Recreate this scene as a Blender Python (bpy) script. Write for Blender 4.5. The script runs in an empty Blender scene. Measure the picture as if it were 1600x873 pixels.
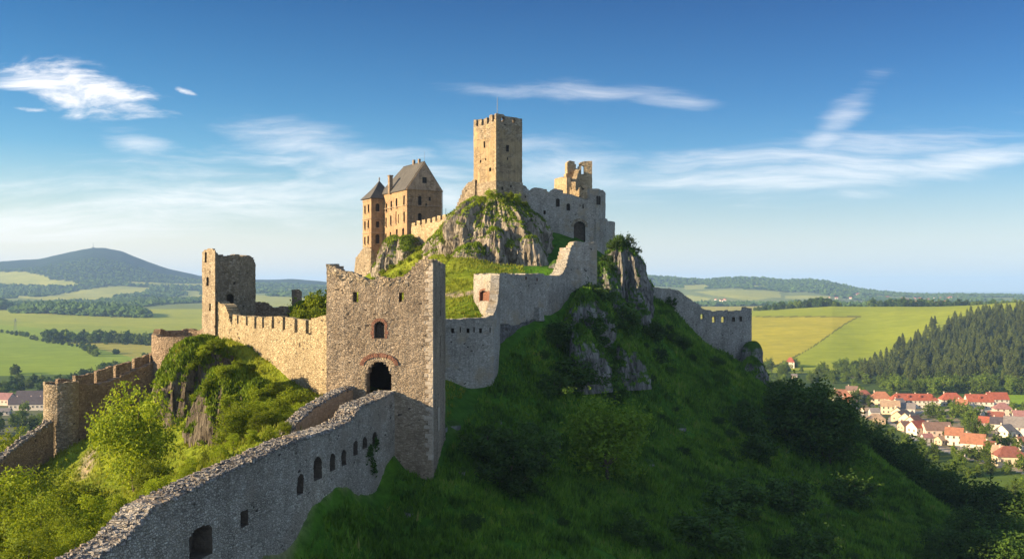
import bpy, math, random
import numpy as np
from mathutils import Vector, Matrix

SC = bpy.context.scene
COL = SC.collection
R = math.radians

# ------------------------------------------------------------------ camera
# the camera stands at the world origin, level, looking along +Y; F is its focal length in
# photograph pixels and HZ the row of the horizon: both only serve to read distances off the photo
F, HZ = 1500.0, 455.0
cam = bpy.data.cameras.new('camera')
cam_o = bpy.data.objects.new('camera', cam); COL.objects.link(cam_o)
cam.sensor_width = 36.0
cam.lens = 36.0 * F / 1600.0
cam.shift_y = (HZ - 436.5) / 1600.0
cam.clip_start, cam.clip_end = 1.0, 120000.0
cam_o.location = (0, 0, 0); cam_o.rotation_euler = (R(90), 0, 0)
SC.camera = cam_o

# ------------------------------------------------------------------ light
SUN_EL = 16.8
SUN_H = np.array([-0.94, -0.342]); SUN_H = SUN_H / np.linalg.norm(SUN_H)      # horizontal direction towards the sun
sun_dir = Vector((SUN_H[0] * math.cos(R(SUN_EL)), SUN_H[1] * math.cos(R(SUN_EL)), math.sin(R(SUN_EL))))
sl = bpy.data.lights.new('sun', 'SUN'); sl.energy = 5.0; sl.angle = R(0.5); sl.color = (1.0, 0.77, 0.48)
so = bpy.data.objects.new('sun', sl); COL.objects.link(so)
so.rotation_euler = sun_dir.to_track_quat('Z', 'Y').to_euler()

SC.view_settings.view_transform = 'Standard'
SC.view_settings.look = 'None'
SC.view_settings.exposure = 1.68
SC.view_settings.gamma = 1.0
SC.render.engine = 'CYCLES'
SC.cycles.max_bounces = 5
SC.cycles.diffuse_bounces = 3
SC.cycles.glossy_bounces = 1
SC.cycles.transmission_bounces = 3
SC.cycles.transparent_max_bounces = 4
SC.cycles.volume_bounces = 0
SC.cycles.use_denoising = True
SKY_STRENGTH = 0.064
HAZE = 0.000065

# ------------------------------------------------------------------ node helper
class NT:
    def __init__(s, tree): s.t = tree
    def n(s, typ, props=None, **ins):
        nd = s.t.nodes.new(typ)
        for k, v in (props or {}).items(): setattr(nd, k, v)
        for k, v in ins.items(): s.set(nd, k, v)
        return nd
    def set(s, nd, k, v):
        key = int(k[1:]) if (k[0] == 'i' and k[1:].isdigit()) else k.replace('_', ' ')
        sock = nd.inputs[key]
        if isinstance(v, tuple) and len(v) == 2 and hasattr(v[0], 'outputs'): s.t.links.new(v[0].outputs[v[1]], sock)
        elif hasattr(v, 'outputs'): s.t.links.new(v.outputs[0], sock)
        elif isinstance(v, tuple) and len(v) == 3 and sock.type == 'RGBA': sock.default_value = (*v, 1)
        else: sock.default_value = v
    def math(s, op, a, b=0.0, clamp=False): return s.n('ShaderNodeMath', {'operation': op, 'use_clamp': clamp}, i0=a, i1=b)
    def ramp(s, fac, stops, interp='LINEAR'):
        nd = s.t.nodes.new('ShaderNodeValToRGB'); nd.color_ramp.interpolation = interp
        e = nd.color_ramp.elements
        while len(e) < len(stops): e.new(0.5)
        for el, (p, c) in zip(e, stops):
            el.position = p; el.color = (*c, 1) if len(c) == 3 else c
        s.set(nd, 'Fac', fac); return nd
    def mix(s, fac, a, b, mode='MIX'):
        nd = s.n('ShaderNodeMix', {'data_type': 'RGBA', 'blend_type': mode})
        s.set(nd, 'i0', fac); s.set(nd, 'i6', a); s.set(nd, 'i7', b); return (nd, 2)
    def mapr(s, v, a, b, c=0.0, d=1.0):
        return s.n('ShaderNodeMapRange', {'interpolation_type': 'SMOOTHSTEP'}, i0=v, i1=a, i2=b, i3=c, i4=d)
    def noise(s, vec, scale, detail=4.0, rough=0.55, dist=0.0):
        return s.n('ShaderNodeTexNoise', None, Vector=vec, Scale=scale, Detail=detail, Roughness=rough, Distortion=dist)
    def scale(s, vec, v): return s.n('ShaderNodeMapping', None, Vector=vec, Scale=v)

def new_mat(name):
    m = bpy.data.materials.new(name); m.use_nodes = True
    m.node_tree.nodes.clear()
    return m, NT(m.node_tree)

def finish(m, nt, color, rough=0.9, bump=None, bdist=0.1, bstr=1.0, translucent=0.0, tcol=None, spec=0.2):
    out = nt.n('ShaderNodeOutputMaterial')
    bs = nt.n('ShaderNodeBsdfPrincipled', None, Base_Color=color, Roughness=rough)
    bs.inputs['Specular IOR Level'].default_value = spec
    if bump is not None:
        b = nt.n('ShaderNodeBump', None, Height=bump, Distance=bdist, Strength=bstr)
        nt.set(bs, 'Normal', b)
    if translucent > 0:
        tr = nt.n('ShaderNodeBsdfTranslucent', None, Color=tcol or color)
        mx = nt.n('ShaderNodeMixShader', None, Fac=translucent)
        nt.t.links.new(bs.outputs[0], mx.inputs[1]); nt.t.links.new(tr.outputs[0], mx.inputs[2])
        nt.t.links.new(mx.outputs[0], out.inputs['Surface'])
    else:
        nt.t.links.new(bs.outputs[0], out.inputs['Surface'])
    return m

# ------------------------------------------------------------------ sky and clouds (world)
def build_world():
    w = bpy.data.worlds.new('World'); SC.world = w; w.use_nodes = True
    t = w.node_tree; t.nodes.clear(); nt = NT(t)
    sky = nt.n('ShaderNodeTexSky', {'sky_type': 'NISHITA'})
    sky.sun_disc = False
    sky.sun_elevation = R(SUN_EL)
    sky.sun_rotation = math.atan2(SUN_H[0], SUN_H[1])
    sky.altitude = 300; sky.air_density = 1.0; sky.dust_density = 0.6; sky.ozone_density = 2.2
    tc = nt.n('ShaderNodeTexCoord')
    sep = nt.n('ShaderNodeSeparateXYZ', None, Vector=(tc, 'Generated'))
    yy = nt.math('MAXIMUM', (sep, 1), 0.02)
    u = nt.math('DIVIDE', (sep, 0), yy); v = nt.math('DIVIDE', (sep, 2), yy)
    def px(p): return (p - 800.0) / F
    def py(p): return (HZ - p) / F
    uv = nt.n('ShaderNodeCombineXYZ', None, X=u, Y=v, Z=0.0)
    warp = nt.noise(uv, 5.0, 3.0, 0.5)
    wv = nt.n('ShaderNodeVectorMath', {'operation': 'MULTIPLY_ADD'}, i0=(warp, 'Color'), i1=(0.10, 0.035, 0), i2=uv)
    def wisps(ang, sx, sy, seed, detail=8.0, rough=0.64):
        m = nt.n('ShaderNodeMapping', None, Vector=wv, Rotation=(0, 0, R(-ang)), Scale=(sx, sy, 1), Location=(seed, seed * 1.7, seed))
        return nt.noise(m, 1.0, detail, rough, 0.3)
    def blob(cx, cy, rx, ry, ang=0.0, soft=1.0):
        # elliptical fall-off round one direction of the sky
        m = nt.n('ShaderNodeVectorMath', {'operation': 'SUBTRACT'}, i0=uv, i1=(px(cx), py(cy), 0))
        m = nt.n('ShaderNodeMapping', {'vector_type': 'TEXTURE'}, Vector=m, Rotation=(0, 0, R(ang)), Scale=(rx / F, ry / F, 1))
        ln = nt.n('ShaderNodeVectorMath', {'operation': 'LENGTH'}, i0=m)
        return nt.mapr((ln, 'Value'), 1.0 + 0.35 * soft, max(0.0, 1.0 - soft), 0.0, 1.0)
    total = None
    def add(mask, noise, lo, hi, gain, floor=0.0):
        nonlocal total
        # the mask lowers the threshold of the noise, so the edge of a cloud stays ragged
        s = nt.math('ADD', noise, nt.math('MULTIPLY', nt.math('SUBTRACT', mask, 1.0), 0.42))
        d = nt.math('MULTIPLY', nt.math('MULTIPLY', nt.mapr(s, lo, hi), gain), nt.mapr(mask, 0.0, 0.5))
        total = d if total is None else nt.math('MAXIMUM', total, d)
    w1 = wisps(4, 6, 40, 1.3); w2 = wisps(-9, 5, 34, 4.1); w3 = wisps(3, 9, 34, 7.7, 8.0, 0.66); w5 = wisps(2, 4, 46, 11.2)
    # bright cloud upper left
    add(blob(122, 141, 185, 52, -9, 1.0), w3, 0.26, 0.60, 1.12)
    add(blob(60, 128, 130, 30, -4, 1.0), w5, 0.26, 0.6, 1.0)
    add(blob(290, 143, 34, 9, -18, 1.0), w3, 0.33, 0.62, 0.8)
    add(blob(40, 170, 60, 9, -6, 1.0), w3, 0.32, 0.6, 1.0)
    # long thin streak above the keep
    add(blob(890, 143, 300, 30, -3.0, 1.0), w1, 0.27, 0.80, 0.50)
    add(blob(1050, 160, 140, 26, -7.0, 1.0), w5, 0.27, 0.80, 0.55)
    # low veil on the left
    add(blob(330, 305, 560, 95, 3.0, 1.0), w1, 0.24, 0.78, 0.85)
    add(blob(560, 262, 300, 70, -14.0, 1.0), w2, 0.24, 0.78, 0.75)
    add(blob(150, 350, 460, 55, 2.0, 1.0), w5, 0.22, 0.74, 0.9)
    add(blob(220, 225, 110, 34, -10.0, 1.0), w2, 0.28, 0.74, 0.6)
    # feathery streaks on the right with the upswept plume
    add(blob(1270, 262, 520, 66, 6.5, 1.0), wisps(7, 4, 44, 2.2), 0.20, 0.78, 0.85)
    add(blob(1120, 280, 260, 40, 4.0, 1.0), wisps(5, 5, 50, 6.4), 0.22, 0.74, 0.8)
    add(blob(1500, 258, 300, 38, 12.0, 1.0), wisps(12, 4, 46, 5.2), 0.22, 0.76, 0.8)
    add(blob(1300, 205, 170, 40, 48.0, 1.0), wisps(46, 4, 40, 3.3), 0.24, 0.80, 0.55)
    add(blob(900, 262, 290, 76, -8.0, 1.0), w2, 0.24, 0.80, 0.6)
    ahead = nt.math('GREATER_THAN', (sep, 1), 0.05)
    dens = nt.math('MULTIPLY', total, ahead)
    hs = nt.n('ShaderNodeHueSaturation', None, Hue=0.5, Saturation=nt.mapr((sep, 2), 0.0, 0.20, 0.34, 1.34), Value=1.0, Color=sky)
    # clear deep blue above a pale, dusty horizon
    grade = nt.ramp((sep, 2), [(0.0, (1.22, 1.10, 1.0)), (0.05, (1.10, 1.01, .90)), (0.14, (.36, .66, .83)), (0.30, (.0, .31, .54)), (0.50, (.22, .48, .80)), (1.0, (.40, .62, .9))])
    tint = nt.mix(1.0, hs, grade, 'MULTIPLY')
    side = nt.ramp(nt.mapr((sep, 0), -.5, .5), [(0, (1.14, 1.08, 1.0)), (1, (.60, .66, .72))])
    tint = nt.mix(1.0, tint, side, 'MULTIPLY')
    # bright cloud added out of view, overhead and behind, to fill the ambient light
    hi = nt.mapr((sep, 2), 0.36, 0.62); bk = nt.mapr((sep, 1), -0.05, -0.55)
    fill_veil = nt.math('MULTIPLY', nt.math('MAXIMUM', hi, bk), nt.mapr(nt.noise((tc, 'Generated'), 3.0, 5.0, .6), .25, .6, .12, .55))
    tint = nt.mix(fill_veil, tint, (4.6, 5.9, 7.6))
    cl = nt.mix(nt.math('MINIMUM', dens, 0.95), tint, (6.6, 6.3, 6.1))
    bg = nt.n('ShaderNodeBackground', None, Color=cl, Strength=SKY_STRENGTH)
    out = nt.n('ShaderNodeOutputWorld'); t.links.new(bg.outputs[0], out.inputs['Surface'])
build_world()

# ------------------------------------------------------------------ noise
def _h(ix, iy, iz, seed):
    n = (ix.astype(np.int64) * 374761393 + iy.astype(np.int64) * 668265263 + iz.astype(np.int64) * 2147483647 + seed * 974634777) & 0xffffffff
    n = ((n ^ (n >> 13)) * 1274126177) & 0xffffffff
    n = ((n ^ (n >> 16)) * 2246822519) & 0xffffffff
    return ((n ^ (n >> 15)) & 0xffff) / 65535.0

def vnoise(x, y, z=0.0, seed=0):
    x, y, z = np.broadcast_arrays(np.asarray(x, float), np.asarray(y, float), np.asarray(z, float))
    fx, fy, fz = np.floor(x), np.floor(y), np.floor(z)
    tx, ty, tz = x - fx, y - fy, z - fz
    tx, ty, tz = [t * t * (3 - 2 * t) for t in (tx, ty, tz)]
    out = 0
    for dx in (0, 1):
        for dy in (0, 1):
            for dz in (0, 1):
                w = (tx if dx else 1 - tx) * (ty if dy else 1 - ty) * (tz if dz else 1 - tz)
                out = out + w * _h(fx + dx, fy + dy, fz + dz, seed)
    return out

def fbm(x, y, z=0.0, seed=0, octaves=4):
    s, a, t = 0, 1.0, 0
    for o in range(octaves):
        k = 2.03 ** o
        s = s + a * (vnoise(np.asarray(x) * k, np.asarray(y) * k, np.asarray(z) * k, seed + o * 17) - 0.5); t += a; a *= 0.5
    return s / t * 2

def sstep(a, b, x):
    t = np.clip((np.asarray(x, float) - a) / (b - a), 0, 1); return t * t * (3 - 2 * t)

# ------------------------------------------------------------------ objects
def link(o, parent=None):
    COL.objects.link(o)
    if parent is not None: o.parent = parent
    return o

def tag(o, label, cat, group=None):
    o['label'] = label
    if cat: o['category'] = cat
    if group: o['group'] = group
    return o

def kind(o, k): o['kind'] = k; return o

def empty(name, loc, label, cat, group=None, rz=0.0):
    o = bpy.data.objects.new(name, None); link(o)
    o.location = loc; o.rotation_euler = (0, 0, rz); o.empty_display_size = 0.5
    return tag(o, label, cat, group)

def mesh_data(name, V, faces, mats, midx=None, smooth=False, colors=None):
    """faces: list of int arrays, each (n, k)"""
    V = np.asarray(V, np.float32)
    me = bpy.data.meshes.new(name)
    faces = [np.asarray(f, np.int32) for f in faces if len(f)]
    tot = np.concatenate([np.full(len(f), f.shape[1], np.int32) for f in faces])
    loops = np.concatenate([f.ravel() for f in faces])
    starts = np.concatenate([[0], np.cumsum(tot)[:-1]]).astype(np.int32)
    me.vertices.add(len(V)); me.vertices.foreach_set('co', V.ravel())
    me.loops.add(len(loops)); me.loops.foreach_set('vertex_index', loops)
    me.polygons.add(len(tot)); me.polygons.foreach_set('loop_start', starts); me.polygons.foreach_set('loop_total', tot)
    if midx is not None: me.polygons.foreach_set('material_index', np.asarray(midx, np.int32))
    me.polygons.foreach_set('use_smooth', np.full(len(tot), bool(smooth)))
    for m in (mats if isinstance(mats, (list, tuple)) else [mats]): me.materials.append(m)
    if colors is not None:
        a = me.color_attributes.new('cover', 'FLOAT_COLOR', 'POINT')
        a.data.foreach_set('color', np.c_[colors, np.ones(len(colors))].astype(np.float32).ravel())
    me.update(calc_edges=True); me.validate()
    return me

def obj(name, V, faces, mats, parent=None, loc=None, **kw):
    V = np.asarray(V, float)
    if loc is None and parent is not None: loc = (0, 0, 0); V = V - np.array(parent.location)
    elif loc is not None: V = V - np.array(loc)
    o = bpy.data.objects.new(name, mesh_data(name, V, faces, mats, **kw))
    if parent is None and loc is not None: o.location = loc
    return link(o, parent)

class MB:
    """collects simple shapes (world or local space) into one mesh"""
    def __init__(s): s.V = []; s.F = {}; s.n = 0
    def add(s, V, F):
        V = np.asarray(V, float)
        for f in F: s.F.setdefault(len(f), []).append([i + s.n for i in f])
        s.V.append(V); s.n += len(V)
    def box(s, c, size, ax=(1, 0, 0), jit=0.0, rng=None, taper=1.0):
        ax = np.array(ax, float); ax /= np.linalg.norm(ax); ay = np.array([-ax[1], ax[0], 0.0]); az = np.array([0, 0, 1.0])
        V = []
        for sz in (-.5, .5):
            k = taper if sz > 0 else 1.0
            for sx, sy in ((-.5, -.5), (.5, -.5), (.5, .5), (-.5, .5)):
                V.append(np.array(c) + ax * size[0] * sx * k + ay * size[1] * sy * k + az * size[2] * sz)
        V = np.array(V)
        if jit: V = V + (rng.random(V.shape) - .5) * jit
        s.add(V, [(3, 2, 1, 0), (4, 5, 6, 7), (0, 1, 5, 4), (1, 2, 6, 5), (2, 3, 7, 6), (3, 0, 4, 7)])
    def tube(s, P, Rr, n=6, cap=True):
        P = np.asarray(P, float); Rr = np.broadcast_to(np.asarray(Rr, float), (len(P),)); V = []
        for i, p in enumerate(P):
            d = P[min(i + 1, len(P) - 1)] - P[max(i - 1, 0)]; d = d / (np.linalg.norm(d) + 1e-9)
            a = np.cross(d, [0.3, 0.9, 0.1] if abs(d[2]) > .9 else [0, 0, 1.0]); a /= np.linalg.norm(a); b = np.cross(d, a)
            for k in range(n):
                t = 2 * math.pi * k / n; V.append(p + (a * math.cos(t) + b * math.sin(t)) * Rr[i])
        F = []
        for i in range(len(P) - 1):
            for k in range(n):
                a, b = i * n + k, i * n + (k + 1) % n
                F.append((a, b, b + n, a + n))
        if cap: F += [tuple(range(n))[::-1], tuple((len(P) - 1) * n + k for k in range(n))]
        s.add(V, F)
    def build(s, name, mats, parent=None, loc=None, **kw):
        return obj(name, np.concatenate(s.V), [np.array(f) for f in s.F.values()], mats, parent, loc, **kw)
    def data(s, name, mats, **kw):
        return mesh_data(name, np.concatenate(s.V), [np.array(f) for f in s.F.values()], mats, **kw)

def X(px, Y): return (px - 800.0) / F * Y
def Z(py, Y): return (HZ - py) / F * Y
def P3(px, py, Y): return (X(px, Y), Y, Z(py, Y))

# ------------------------------------------------------------------ materials
def stone(name, tones, mortar, scale=2.6, flat=1.5, stain=0.5, bdist=0.10, pits=0.35, orange=None, gap=0.07):
    m, nt = new_mat(name)
    tc = nt.n('ShaderNodeTexCoord')
    wob = nt.noise((tc, 'Object'), 1.3, 2.0)
    v = nt.n('ShaderNodeVectorMath', {'operation': 'MULTIPLY_ADD'}, i0=(wob, 'Color'), i1=(.35, .35, .2), i2=(tc, 'Object'))
    v = nt.scale(v, (1, 1, flat))
    vo = nt.n('ShaderNodeTexVoronoi', {'feature': 'F1'}, Vector=v, Scale=scale, Randomness=0.95)
    ve = nt.n('ShaderNodeTexVoronoi', {'feature': 'DISTANCE_TO_EDGE'}, Vector=v, Scale=scale, Randomness=0.95)
    sp = nt.n('ShaderNodeSeparateColor', None, Color=(vo, 'Color'))
    n = len(tones)
    col = nt.ramp((sp, 0), [(i / max(1, n - 1), t) for i, t in enumerate(tones)])
    fine = nt.noise((tc, 'Object'), 9.0, 4.0, 0.65)
    col = nt.mix(0.55, col, nt.ramp(fine, [(0.25, (.45, .45, .45)), (0.75, (1.35, 1.35, 1.35))]), 'MULTIPLY')
    edge = nt.mapr((ve, 'Distance'), 0.0, gap, 1.0, 0.0)
    # joints open up in worn patches and are flush with mortar elsewhere
    wear = nt.noise((tc, 'Object'), 0.45, 3.0, 0.6)
    col = nt.mix(nt.math('MULTIPLY', edge, nt.mapr(wear, 0.3, 0.62, 0.35, 0.95)), col, mortar)
    # stones that have fallen out leave dark pits
    hole = nt.math('MULTIPLY', nt.mapr((sp, 1), 1.0 - 0.08 * pits, 1.0 - 0.05 * pits), nt.mapr(wear, 0.45, 0.6))
    col = nt.mix(hole, col, (0.06, 0.047, 0.035))
    big = nt.noise((tc, 'Object'), 0.16, 5.0, 0.6)
    col = nt.mix(stain, col, nt.ramp(big, [(0.3, (.58, .55, .52)), (0.52, (1, 1, 1)), (0.72, (1.25, 1.2, 1.1))]), 'MULTIPLY')
    drip = nt.noise(nt.scale((tc, 'Object'), (1.2, 1.2, 0.12)), 1.0, 4.0, 0.6)
    col = nt.mix(stain * 0.6, col, nt.ramp(drip, [(0.32, (.48, .46, .44)), (0.58, (1, 1, 1))]), 'MULTIPLY')
    if orange:
        ob = nt.mapr(nt.noise((tc, 'Object'), 0.35, 4.0, 0.6), 0.5, 0.66)
        col = nt.mix(nt.math('MULTIPLY', ob, 0.75), col, orange)
    h = nt.math('ADD', nt.math('MULTIPLY', nt.mapr((ve, 'Distance'), 0.0, 0.16), 0.8), nt.math('MULTIPLY', fine, 0.55))
    h = nt.math('ADD', h, nt.math('MULTIPLY', (sp, 2), 0.6))
    h = nt.math('SUBTRACT', h, nt.math('MULTIPLY', hole, 1.4))
    return finish(m, nt, col, 0.92, h, bdist, 1.0)

T_WARM = [(.20, .155, .098), (.33, .265, .175), (.25, .195, .128), (.39, .32, .225), (.30, .235, .152)]
T_GREY = [(.22, .20, .17), (.38, .36, .32), (.29, .27, .235), (.47, .45, .40), (.34, .31, .27)]
T_GATE = [(.22, .165, .112), (.35, .275, .19), (.27, .21, .142), (.41, .33, .235), (.31, .24, .165)]
T_BROWN = [(.20, .14, .095), (.32, .235, .155), (.25, .18, .12), (.38, .29, .20), (.29, .21, .14)]
T_GOLD = [(.30, .22, .125), (.44, .335, .20), (.36, .27, .155), (.48, .38, .24), (.40, .30, .175)]
M = {}
M['stone_curtain'] = stone('stone_curtain', [(.20, .15, .085), (.36, .285, .167), (.285, .22, .127), (.42, .345, .218), (.33, .26, .153)], (.33, .265, .158), 3.4, 1.3, .4, .10, .9)
M['stone_gate'] = stone('stone_gate', T_GATE, (.155, .12, .083), 3.3, 2.1, .8, .07, .4, None, .08)
M['stone_grey'] = stone('stone_grey', T_GREY, (.17, .155, .135), 3.9, 1.5, .7, .09, .3, None, .10)
M['stone_near'] = stone('stone_near', [(.27, .24, .195), (.44, .395, .325), (.345, .305, .25), (.52, .475, .395), (.385, .345, .28)], (.17, .15, .12), 3.9, 1.5, .7, .13, .4, (.26, .22, .17), .10)
M['stone_brown'] = stone('stone_brown', T_BROWN, (.11, .08, .055), 2.6, 1.5, .5, .10, .5)
M['stone_warm'] = stone('stone_warm', T_WARM, (.16, .125, .09), 2.4, 1.5, .5, .11, .4)
M['stone_gold'] = stone('stone_gold', T_GOLD, (.24, .18, .105), 2.2, 1.5, .55, .09, .35)
M['stone_pale'] = stone('stone_pale', [(.27, .245, .205), (.42, .385, .325), (.34, .31, .26), (.50, .46, .395), (.38, .345, .29)], (.21, .19, .16), 3.8, 1.5, .7, .08, .3, (.30, .24, .16), .09)
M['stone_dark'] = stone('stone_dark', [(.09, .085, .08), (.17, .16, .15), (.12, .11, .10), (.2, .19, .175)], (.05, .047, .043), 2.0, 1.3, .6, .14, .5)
M['stone_ramp'] = stone('stone_ramp', [(.34, .235, .14), (.47, .34, .215), (.40, .28, .17), (.50, .37, .24)], (.30, .20, .12), 3.4, 1.4, .4, .07, .2)
M['quoin'] = stone('quoin', [(.30, .25, .19), (.40, .34, .265), (.35, .295, .225)], (.24, .20, .15), 1.1, 2.0, .5, .04, 0.0, None, .02)
M['brick'] = stone('brick', [(.17, .075, .048), (.27, .125, .08), (.21, .095, .06), (.31, .16, .105)], (.20, .13, .09), 4.2, 2.2, .4, .06, .1, None, .06)
M['coping'] = stone('coping', [(.17, .155, .14), (.29, .27, .245), (.22, .205, .185), (.35, .33, .30)], (.10, .09, .08), 3.3, 1.0, .5, .14, .3, (.30, .23, .16), .11)

def plaster(name, base, stone_c):
    m, nt = new_mat(name)
    tc = nt.n('ShaderNodeTexCoord')
    a = nt.noise((tc, 'Object'), 0.55, 6.0, 0.65); b = nt.noise((tc, 'Object'), 6.0, 5.0, 0.6)
    col = nt.ramp(a, [(0.28, tuple(c * .60 for c in base)), (0.5, base), (0.72, tuple(min(.6, c * 1.22) for c in base))])
    vo = nt.n('ShaderNodeTexVoronoi', {'feature': 'F1'}, Vector=nt.scale((tc, 'Object'), (1, 1, 1.6)), Scale=2.6)
    sp = nt.n('ShaderNodeSeparateColor', None, Color=(vo, 'Color'))
    sc = nt.ramp((sp, 0), [(0, tuple(c * .65 for c in stone_c)), (1, tuple(c * 1.25 for c in stone_c))])
    bare = nt.mapr(nt.noise((tc, 'Object'), 0.34, 5.0, 0.62), 0.47, 0.58)
    col = nt.mix(bare, col, sc)
    col = nt.mix(.6, col, nt.ramp(b, [(.25, (.6, .6, .6)), (.75, (1.25, 1.25, 1.25))]), 'MULTIPLY')
    drip = nt.noise(nt.scale((tc, 'Object'), (1.6, 1.6, 0.14)), 1.0, 4.0, 0.6)
    col = nt.mix(.55, col, nt.ramp(drip, [(0.32, (.55, .50, .45)), (0.58, (1, 1, 1))]), 'MULTIPLY')
    h = nt.math('ADD', nt.math('MULTIPLY', b, .7), nt.math('MULTIPLY', nt.math('MULTIPLY', (vo, 'Distance'), bare), -1.4))
    return finish(m, nt, col, .92, h, .06)
M['plaster'] = plaster('palace_plaster', (.29, .19, .105), (.27, .185, .11))
M['plaster_gable'] = plaster('palace_gable', (.34, .25, .165), (.28, .21, .14))
M['keep_plaster'] = plaster('keep_plaster', (.265, .195, .108), (.22, .165, .10))

def simple(name, c, var=.25, scale=3.0, rough=.85, bd=.03, spec=.2, metal=0.0):
    m, nt = new_mat(name)
    tc = nt.n('ShaderNodeTexCoord')
    a = nt.noise((tc, 'Object'), scale, 5.0, .65)
    col = nt.ramp(a, [(0.25, tuple(x * (1 - var) for x in c)), (0.5, c), (0.75, tuple(min(.9, x * (1 + var)) for x in c))])
    return finish(m, nt, col, rough, a, bd, 1.0, spec=spec)

def tiles(name, c, var=.3):
    m, nt = new_mat(name)
    tc = nt.n('ShaderNodeTexCoord')
    w = nt.n('ShaderNodeTexWave', {'wave_type': 'BANDS', 'bands_direction': 'Z'}, Vector=(tc, 'Object'), Scale=1.6, Distortion=1.5, Detail=2.0)
    w2 = nt.noise(nt.scale((tc, 'Object'), (2.5, 2.5, 5)), 1.0, 4.0, .7)
    n = nt.noise((tc, 'Object'), .5, 5.0, .65)
    col = nt.ramp(n, [(.28, tuple(x * (1 - var) for x in c)), (.5, c), (.74, tuple(x * (1 + var * .7) for x in c))])
    col = nt.mix(.7, col, nt.ramp(w2, [(.3, (.62, .62, .62)), (.7, (1.2, 1.2, 1.2))]), 'MULTIPLY')
    col = nt.mix(.35, col, nt.ramp(w, [(0, (.6, .6, .6)), (.5, (1.1, 1.1, 1.1))]), 'MULTIPLY')
    return finish(m, nt, col, .8, nt.math('ADD', w, w2), .06)
M['slate'] = tiles('slate_roof', (.085, .08, .072))
M['dark'] = simple('dark_opening', (.012, .010, .009), .3)
M['recess_shade'] = simple('painted_recess_shade', (.075, .058, .043), .5, 2.5, .95, .1)  # dark tone painted on recess and jamb faces in place of deep shade
M['wood'] = simple('weathered_wood', (.09, .06, .04), .35, 6)
M['metal'] = simple('dull_metal', (.16, .17, .18), .15, 4, .5)
M['dirt'] = simple('dirt_path', (.30, .24, .17), .3, 1.2)
M['glass_dark'] = simple('dark_window_glass', (.022, .020, .018), .2, 2, .5, .0, .2)

def leafmat(name, c, c2, tr=.35, hue=.0):
    m, nt = new_mat(name)
    g = nt.n('ShaderNodeNewGeometry')
    oi = nt.n('ShaderNodeObjectInfo')
    tc = nt.n('ShaderNodeTexCoord')
    n = nt.noise((tc, 'Object'), .55, 3.0, .6)
    f = nt.math('ADD', nt.math('MULTIPLY', (g, 'Random Per Island'), .6), nt.math('MULTIPLY', n, .4))
    col = nt.ramp(f, [(.1, c), (.9, c2)])
    k = nt.math('ADD', nt.math('MULTIPLY', (oi, 'Random'), .75), .62)
    cc = nt.n('ShaderNodeCombineColor', None, Red=k, Green=k, Blue=k)
    col = nt.mix(1.0, col, cc, 'MULTIPLY')
    tc2 = nt.mix(1.0, col, (1.25, 1.15, .5), 'MULTIPLY')
    return finish(m, nt, col, .75, None, translucent=tr, tcol=tc2, spec=.15)
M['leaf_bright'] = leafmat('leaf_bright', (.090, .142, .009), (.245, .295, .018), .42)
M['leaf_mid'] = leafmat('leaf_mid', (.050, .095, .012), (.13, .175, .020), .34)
M['leaf_slope_sun_tint'] = leafmat('leaf_slope_sun_tint', (.085, .165, .012), (.21, .31, .022), .38)  # brighter leaf colour stands in for sunlight on the slope tree
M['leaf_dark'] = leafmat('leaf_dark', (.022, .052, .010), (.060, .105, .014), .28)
M['leaf_conifer'] = leafmat('leaf_conifer', (.028, .045, .011), (.078, .092, .018), .12)
M['bark'] = simple('bark', (.085, .062, .045), .4, 8)
def bladesmat(name, dark, mid, straw):
    m, nt = new_mat(name)
    g = nt.n('ShaderNodeNewGeometry'); tc = nt.n('ShaderNodeTexCoord')
    n = nt.noise((tc, 'Object'), .30, 6.0, .66, .4); n2 = nt.noise((tc, 'Object'), .055, 4.0, .6)
    f = nt.math('ADD', nt.math('MULTIPLY', (g, 'Random Per Island'), .34), nt.math('MULTIPLY', nt.mapr(n, .30, .70), .66))
    col = nt.ramp(f, [(.12, dark), (.5, mid), (.80, tuple(c * 1.45 for c in mid)), (.97, straw)])
    col = nt.mix(.8, col, nt.ramp(n2, [(.32, (.62, .68, .7)), (.55, (1, 1, 1)), (.72, (1.35, 1.15, .9))]), 'MULTIPLY')
    return finish(m, nt, col, .8, None, translucent=.3, tcol=nt.mix(1.0, col, (1.25, 1.15, .5), 'MULTIPLY'), spec=.1)
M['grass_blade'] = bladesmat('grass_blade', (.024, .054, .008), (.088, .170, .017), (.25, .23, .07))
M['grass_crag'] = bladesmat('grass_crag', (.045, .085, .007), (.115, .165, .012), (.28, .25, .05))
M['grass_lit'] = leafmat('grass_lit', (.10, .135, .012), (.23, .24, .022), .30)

def grass_ground():
    m, nt = new_mat('grass_ground')
    tc = nt.n('ShaderNodeTexCoord')
    a = nt.noise((tc, 'Object'), .09, 6.0, .62); b = nt.noise((tc, 'Object'), 1.1, 5.0, .7); c = nt.noise((tc, 'Object'), 5.0, 3.0, .7)
    at = nt.n('ShaderNodeAttribute', {'attribute_name': 'cover'})
    col = nt.mix(.85, (at, 'Color'), nt.ramp(a, [(.3, (.62, .68, .7)), (.5, (1, 1, 1)), (.7, (1.4, 1.2, 1.0))]), 'MULTIPLY')
    col = nt.mix(.8, col, nt.ramp(b, [(.30, (.38, .44, .40)), (.68, (1.5, 1.4, 1.3))]), 'MULTIPLY')
    h = nt.math('ADD', nt.math('MULTIPLY', b, 1.0), nt.math('MULTIPLY', c, .45))
    return finish(m, nt, col, .95, h, .55, 1.0, spec=.05)
M['grass_ground'] = grass_ground()

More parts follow.
